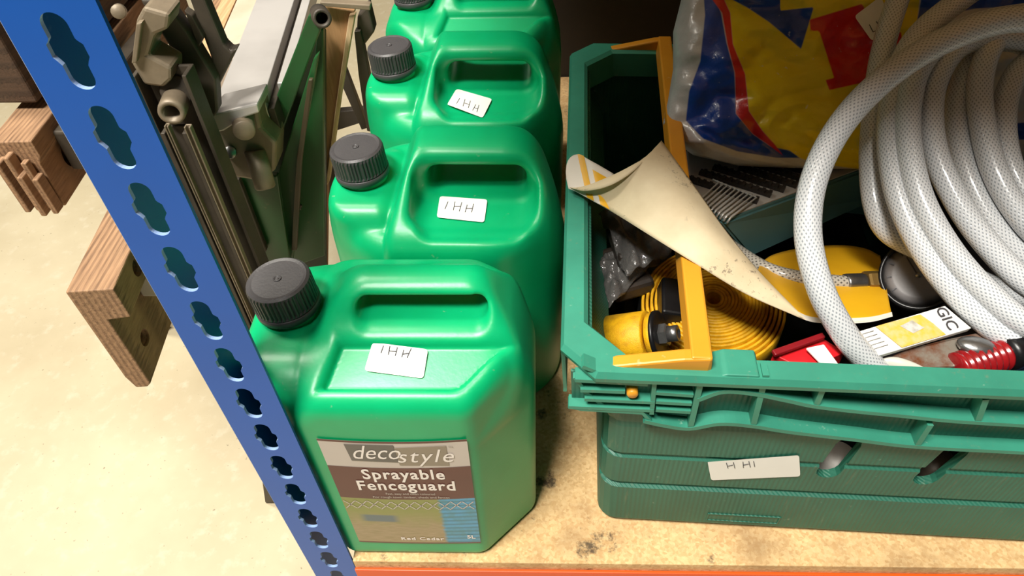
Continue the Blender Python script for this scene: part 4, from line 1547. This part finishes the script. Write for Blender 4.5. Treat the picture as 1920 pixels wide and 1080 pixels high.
for k in range(len(ca) - 1):
    for c in range(8):
        q = k * 9 + c
        F.append((q, q + 9, q + 10, q + 1))
thin(obj('bowl', V, F, MT['clearish'], sc, True), .0012, -1)
# red and black tool handle
h0, h1 = P(1792, 692, z=.182), P(1882, 664, z=.184)
hd_ = empty('screwdriver', (h0.x, h0.y, h0.z - .014))
tag(hd_, 'screwdriver with red and black ribbed grip behind the front rim', 'screwdriver')
hi2 = W2L(hd_)
dv = (h1 - h0)
ln = dv.length
prof = [(0, 0), (.009, 0)]
for k in range(8):
    z = ln * (k + .3) / 8
    prof += [(.0105, z), (.0105, z + ln / 22), (.0090, z + ln / 18), (.0090, z + ln / 10)]
prof += [(.009, ln), (0, ln)]
lathe('grip', prof, worn('dark_red_grip', (150, 20, 26), (90, 12, 18), .25, 30, .5, coat=.4), hd_, 28, None, hi2 @ frame_z(h0, dv))
lathe('collar', [(0, ln), (.0115, ln), (.012, ln + .004), (.012, ln + .012), (.009, ln + .016), (0, ln + .016)], MT['black'], hd_, 28, None, hi2 @ frame_z(h0, dv))
lathe('butt', [(0, -.002), (.0115, 0), (.0118, ln * .8), (.0112, ln)], MT['black'], hd_, 20, None, hi2 @ frame_z(h0 + Vector((.004, -.001, -.014)), dv))
db, _, _, _ = quad_slab('blue_box', [(1886, 668), (1960, 655), (1975, 730), (1893, 722)], (.18, .18, .17, .17), .02, MT['dark_blue'], 'dark blue box at the rim beside the red screwdriver', 'box')
# things seen through the drain slots and rib gaps
def slot_item(px, py, w, rx, rz, h, mat, mat2, label, name, cat):
    q = C(px, py, w)
    o = empty(name, cw @ Vector((q.x, q.y, max(q.z - h, .01))))
    o.rotation_euler = (0, 0, CR_R)
    tag(o, label, cat)
    lathe('body', [(0, 0), (rx, .0), (rx, h), (rx * .8, h + .006), (0, h + .006)], mat, o, 24)
    lathe('band', [(rx * 1.01, 0), (rx * 1.03, .003), (rx * 1.03, h * .45), (rx * 1.01, h * .46)], mat2, o, 24)
slot_item(1572, 858, .030, .013, .01, .045, MT['pale_grey'], MT['yellow'], 'pale bottle with a yellow base behind the left drain slot', 'small_bottle', 'bottle')
slot_item(1762, 872, .030, .013, .01, .045, MT['cast_dark'], MT['dark_blue'], 'dark bottle with a blue base behind the right drain slot', 'small_bottle', 'bottle')

# ================================================================== FOLDING WORKBENCH beside the shelf
WBO = Vector((-.40, .55, FLOOR_Z))
WB = empty('folding_workbench', WBO)
tag(WB, 'folding workbench with plywood jaws, alloy castings and dark green legs on the floor', 'workbench')
wbi = Matrix.Translation(-WBO)
MT['ply'] = wood_mat('plywood_jaw', (172, 134, 100), (106, 78, 56), 1, 0, 190)
MT['ply_pale'] = wood_mat('pale_plywood', (214, 176, 132), (176, 132, 90), 1, 0, 90)
MT['ply_shaded'] = wood_mat('shaded_plywood', (88, 66, 50), (56, 42, 32), 1, 2, 60)
MT['tan'] = wood_mat('tan_board', (168, 130, 88), (140, 104, 68), 2, 0, 30)
MT['tan_lit_edge'] = wood_mat('lit_board_edge', (206, 178, 140), (180, 148, 110), 2, 0, 60)
def wpt(p):
    return wbi @ Vector(p)
def cyl_cut(p0, p1, r, n=24):
    return lathe('cutter', [(0, 0), (r, 0), (r, (p1 - p0).length), (0, (p1 - p0).length)], None, WB, n, None, wbi @ frame_z(p0, p1 - p0), False)
# jaw A: rebated plank on edge, end grain towards the viewer
A0 = P(122, 548, zc=.6)
dirA = Vector((-.0905, .9959, 0))
def jaw(o, prof, L, holes, mat, d, name='jaw'):
    side = Vector((d.y, -d.x, 0))
    pts = [wpt(o + side * x + Vector((0, 0, z))) for x, z in prof]
    j = prism(name, pts, tuple(d * L), mat, WB, .0012)
    cuts = []
    for (x, z, along, r) in holes:
        p = o + d * along + side * x + Vector((0, 0, z))
        cuts.append(cyl_cut(p + side * .05, p - side * .026, r))
    bpy.context.view_layer.update()
    if cuts:
        boolean(j, cuts)
    return j
jaw(A0, [(0, 0), (.040, 0), (.040, -.036), (.0195, -.038), (.0195, -.133), (.015, -.1375), (.004, -.1375), (0, -.12)], .72,
    [(.040, -.018, .045, .0088), (.0195, -.098, .030, .0088), (.0195, -.098, .13, .0088), (.040, -.018, .16, .0088)], MT['ply'], dirA)
# alloy slide rail screwed into the rebate of jaw A
pA = A0 + dirA * .07 + Vector((.020, 0, -.045))
box('slide_rail', wpt(pA + Vector((.012, .27, -.012))), (.022, .56, .026), MT['alu'], WB, .002)
# jaw B: farther left, chipped end
B0 = P(-24, 268, z=.128)
dirB = Vector((-.05, .9987, 0))
jaw(B0, [(0, 0), (.046, 0), (.046, -.020), (.041, -.030), (.041, -.088), (.012, -.088), (0, -.070)], .50, [(.041, -.052, .055, .017)], MT['ply'], dirB)
bm = bmesh.new()
for k in range(7):                                          # torn veneer at the end of jaw B
    hgt = (.050, .066, .058, .072, .054, .062, .048)[k]
    add_box(bm, B0 + Vector((.0035 + .0058 * k, -.001 - .5 * (.010, .016, .007, .013, .018, .009, .014)[k], -.086 + hgt / 2 + .004 * (k % 2))), (.0060, (.010, .016, .007, .013, .018, .009, .014)[k], hgt), .0012)
bmesh.ops.transform(bm, matrix=wbi, verts=bm.verts)
bmobj('torn_veneer', bm, MT['ply'], WB)
box('jaw_packing', wpt(B0 + Vector((.052, .16, -.040))), (.020, .24, .052), MT['cast_dark'], WB, .003)
box('shaded_batten', wpt(B0 + Vector((-.02, .26, .06))), (.10, .40, .10), MT['ply_shaded'], WB, .003)  # dark brown carries the shadow on this board
# pale plank behind jaw A and alloy channel
q0 = P(405, 188, z=.150)
chd = (P(480, 0, z=.150) - q0).normalized()
chs = Vector((chd.y, -chd.x, 0))
def rail(o, prof, L, mat, name, d=chd, s=chs):
    return prism(name, [wpt(o + s * x + Vector((0, 0, z))) for x, z in prof], tuple(d * L), mat, WB, .0008)
rail(q0, [(0, 0), (.050, 0), (.050, -.03), (.047, -.03), (.047, -.003), (.003, -.003), (.003, -.04), (0, -.04)], .50, MT['alu'], 'alloy_channel')
rail(q0 + chs * .058 + chd * .035 + Vector((0, 0, -.004)), [(0, 0), (.011, 0), (.011, -.02), (0, -.02)], .52, MT['alu'], 'alloy_strip')
rail(q0 + chs * .0505 + Vector((0, 0, -.014)), [(0, 0), (.0075, 0), (.0075, -.03), (0, -.03)], .50, MT['cast_dark'], 'slide_slot')
rail(q0 - chs * .056 + Vector((0, 0, -.012)) + chd * .10, [(0, 0), (.020, 0), (.020, -.09), (0, -.09)], .45, MT['ply_pale'], 'jaw_strip')
rail(q0 - chs * .030 + Vector((0, 0, -.006)) + chd * .10, [(0, 0), (.028, 0), (.028, -.09), (0, -.09)], .45, worn('whitened_plank', (205, 186, 164), (180, 156, 130), .6, 20, .5), 'jaw_strip')
def plate(name, poly, Y, th, mat, bev=.0015, dy=0.0):
    """plate standing across the bench: outline at depth Y, thickness towards the back"""
    return prism(name, [wpt(P(x, y, Y=Y)) for x, y in poly], (0, th, 0), mat, WB, bev)
# castings
plate('end_casting', [(396, 250), (402, 214), (482, 198), (490, 240), (518, 268), (516, 322), (482, 340), (442, 334), (410, 305)], .640, .040, MT['cast'], .004)
plate('casting_lip', [(376, 243), (398, 214), (482, 194), (486, 212), (456, 222), (420, 246), (402, 250), (396, 243)], .615, .040, MT['alu'], .002)
def boss(name, a, b, r, mat, hollow=False, n=24):
    d = b - a
    L = d.length
    if hollow:
        prof = [(r * .62, L * .02), (r * .62, 0), (r * .95, 0), (r, L * .06), (r, L), (0, L)]
        prof = [(0, L * .6), (r * .66, L * .6)] + prof[1:]
    else:
        prof = [(0, 0), (r * .9, 0), (r, r * .12), (r, L), (0, L)]
    return lathe(name, prof, mat, WB, n, None, wbi @ frame_z(a, d))
boss('casting_boss', P(458, 246, Y=.606), P(455, 215, Y=.640), .011, MT['cast'])
boss('casting_boss', P(498, 352, Y=.625), P(478, 282, Y=.640), .0115, MT['cast'])
boss('screw', P(431, 286, Y=.633), P(434, 283, Y=.645), .007, MT['steel'], n=16)
boss('handle_tube', P(321, 212, zc=.640), P(345, 150, zc=.690), .0120, MT['cast'], True, 32)
boss('tube_sleeve', P(330, 172, zc=.652), P(350, 140, zc=.70), .0145, MT['cast_dark'], False, 28)
# vertical U-channel legs; web darkened for its shade, lips paler as if lit
def upright(name, px, py, Y, w, d, z0, mat, lip=.004):
    t = P(px, py, Y=Y)
    prof = [(0, 0), (w, 0), (w, d), (w - lip, d), (w - lip, lip), (lip, lip), (lip, d), (0, d)]
    H_ = t.z - z0
    return prism(name, [wpt(Vector((t.x + x, t.y + (d - y) - d, t.z))) for x, y in prof], (0, 0, -H_), mat, WB, .0008)
upright('channel_leg', 312, 232, .560, .024, .016, FLOOR_Z + .02, MT['cast_dark'])
upright('lit_channel_lip', 311, 230, .542, .004, .006, FLOOR_Z + .02, MT['cast'], .0015)
upright('lit_channel_lip', 348, 232, .542, .006, .006, FLOOR_Z + .02, MT['cast'], .0015)
upright('channel_leg', 262, 120, .585, .050, .022, FLOOR_Z + .02, MT['cast_dark'])
# forked dark arms
plate('fork_arm', [(262, 0), (306, 0), (350, 60), (404, 150), (408, 210), (386, 240), (360, 200), (325, 100)], .600, .016, MT['cast_dark'], .002)
plate('fork_arm', [(352, -10), (380, -10), (420, 85), (432, 96), (444, 92), (408, 165), (402, 140), (396, 110)], .612, .014, MT['cast_dark'], .002)
plate('fork_web', [(345, 20), (360, 30), (382, 70), (372, 90)], .606, .010, MT['cast_dark'], .001)
# cast bracket at the left of the fork
plate('cast_bracket', [(246, 120), (254, 40), (268, 14), (318, 28), (314, 56), (290, 66), (278, 104), (322, 128), (322, 150), (306, 165), (270, 160)], .568, .030, MT['cast'], .003)
plate('bracket_rib', [(255, 45), (266, 42), (256, 118), (246, 120)], .562, .010, MT['cast'], .001)
boss('rivet', P(222, 22, Y=.575), P(224, 20, Y=.59), .006, MT['cast'], n=16)
# green sheet legs fanning from the pivot
plate('leg_plate', [(578, 30), (600, 20), (606, 44), (574, 128), (522, 268), (508, 300), (498, 232)], .690, .010, MT['green_leg'], .0015)
plate('leg_plate', [(596, 50), (606, 56), (609, 480), (552, 500), (540, 420), (560, 250), (588, 130)], .705, .010, MT['green_leg'], .0015)
plate('leg_plate', [(588, 110), (598, 100), (590, 150), (566, 290), (548, 500), (498, 520), (520, 330), (548, 240)], .680, .008, MT['green_leg'], .0015)
plate('leg_rib', [(578, 150), (586, 150), (566, 300), (556, 470), (546, 470), (556, 300)], .672, .006, worn('rusty_green_edge', (70, 58, 40), (40, 54, 30), .5, 30, .6), .001)
plate('leg_panel', [(590, 30), (610, 60), (612, 500), (470, 520), (440, 330), (505, 235)], .722, .006, worn('deep_green_enamel', (28, 50, 28), (44, 40, 26), .5, 20, .7), .001)  # backing panel in a darker, browner green than the leg plates
plate('leg_panel', [(392, 300), (430, 330), (520, 330), (545, 500), (470, 520), (430, 420)], .665, .008, MT['green_leg'], .0015)
plate('leg_brace', [(428, 340), (448, 336), (500, 470), (486, 490), (462, 440)], .655, .008, MT['cast_dark'], .0015)
boss('pivot_bolt', P(604, 35, Y=.67), P(598, 25, Y=.71), .0095, MT['cast_dark'], True, 24)
# board behind the legs
plate('step_board', [(600, 10), (664, 22), (656, 70), (632, 200), (614, 345), (612, 520), (598, 520), (602, 200)], .745, .014, MT['tan'], .001)
plate('board_lit_edge', [(654, 30), (666, 28), (640, 180), (618, 340), (610, 352), (628, 210)], .738, .010, MT['tan_lit_edge'], .001)  # paler strip paints the light along the board's edge
# dark strut and hardware between bench and cans
plate('rear_strut', [(664, 60), (676, 58), (700, 180), (704, 250), (688, 246), (672, 140)], .760, .012, MT['cast_dark'], .001)
plate('rear_strut', [(690, 10), (702, 60), (684, 84), (668, 70), (670, 30)], .765, .020, MT['cast_dark'], .002)
plate('rear_strut', [(640, 100), (648, 130), (690, 240), (678, 244), (636, 150)], .80, .010, MT['cast_dark'], .001)
plate('rear_strut', [(632, 210), (694, 205), (694, 225), (632, 245)], .84, .012, MT['cast_dark'], .001)
plate('rear_tie', [(600, 4), (694, 10), (694, 20), (600, 12)], .73, .010, MT['cast'], .001)
plate('rear_foot', [(614, 330), (626, 300), (634, 360), (628, 380), (616, 372)], .80, .014, MT['cast_dark'], .001)
# feet on the floor
ft = P(497, 944, z=FLOOR_Z)
def slant_leg(a, b, w, d, mat):
    u = (b - a)
    bm = bmesh.new()
    vs = [bm.verts.new(wpt(p + Vector((x, y, 0)))) for p in (a, b) for x, y in ((0, 0), (w, 0), (w, d), (0, d))]
    for f in ((3, 2, 1, 0), (4, 5, 6, 7), (0, 1, 5, 4), (1, 2, 6, 5), (2, 3, 7, 6), (3, 0, 4, 7)):
        bm.faces.new([vs[i] for i in f])
    bmesh.ops.bevel(bm, geom=list(bm.edges), offset=.0015, segments=2, affect='EDGES')
    return bmobj('foot_leg', bm, mat, WB)
slant_leg(ft, P(455, 640, z=-.02), .030, .016, MT['cast_dark'])
slant_leg(ft + Vector((.02, .36, 0)), ft + Vector((.09, .20, .42)), .022, .016, MT['cast_dark'])
slant_leg(ft + Vector((-.30, .34, 0)), ft + Vector((-.16, .30, .50)), .022, .016, MT['cast_dark'])
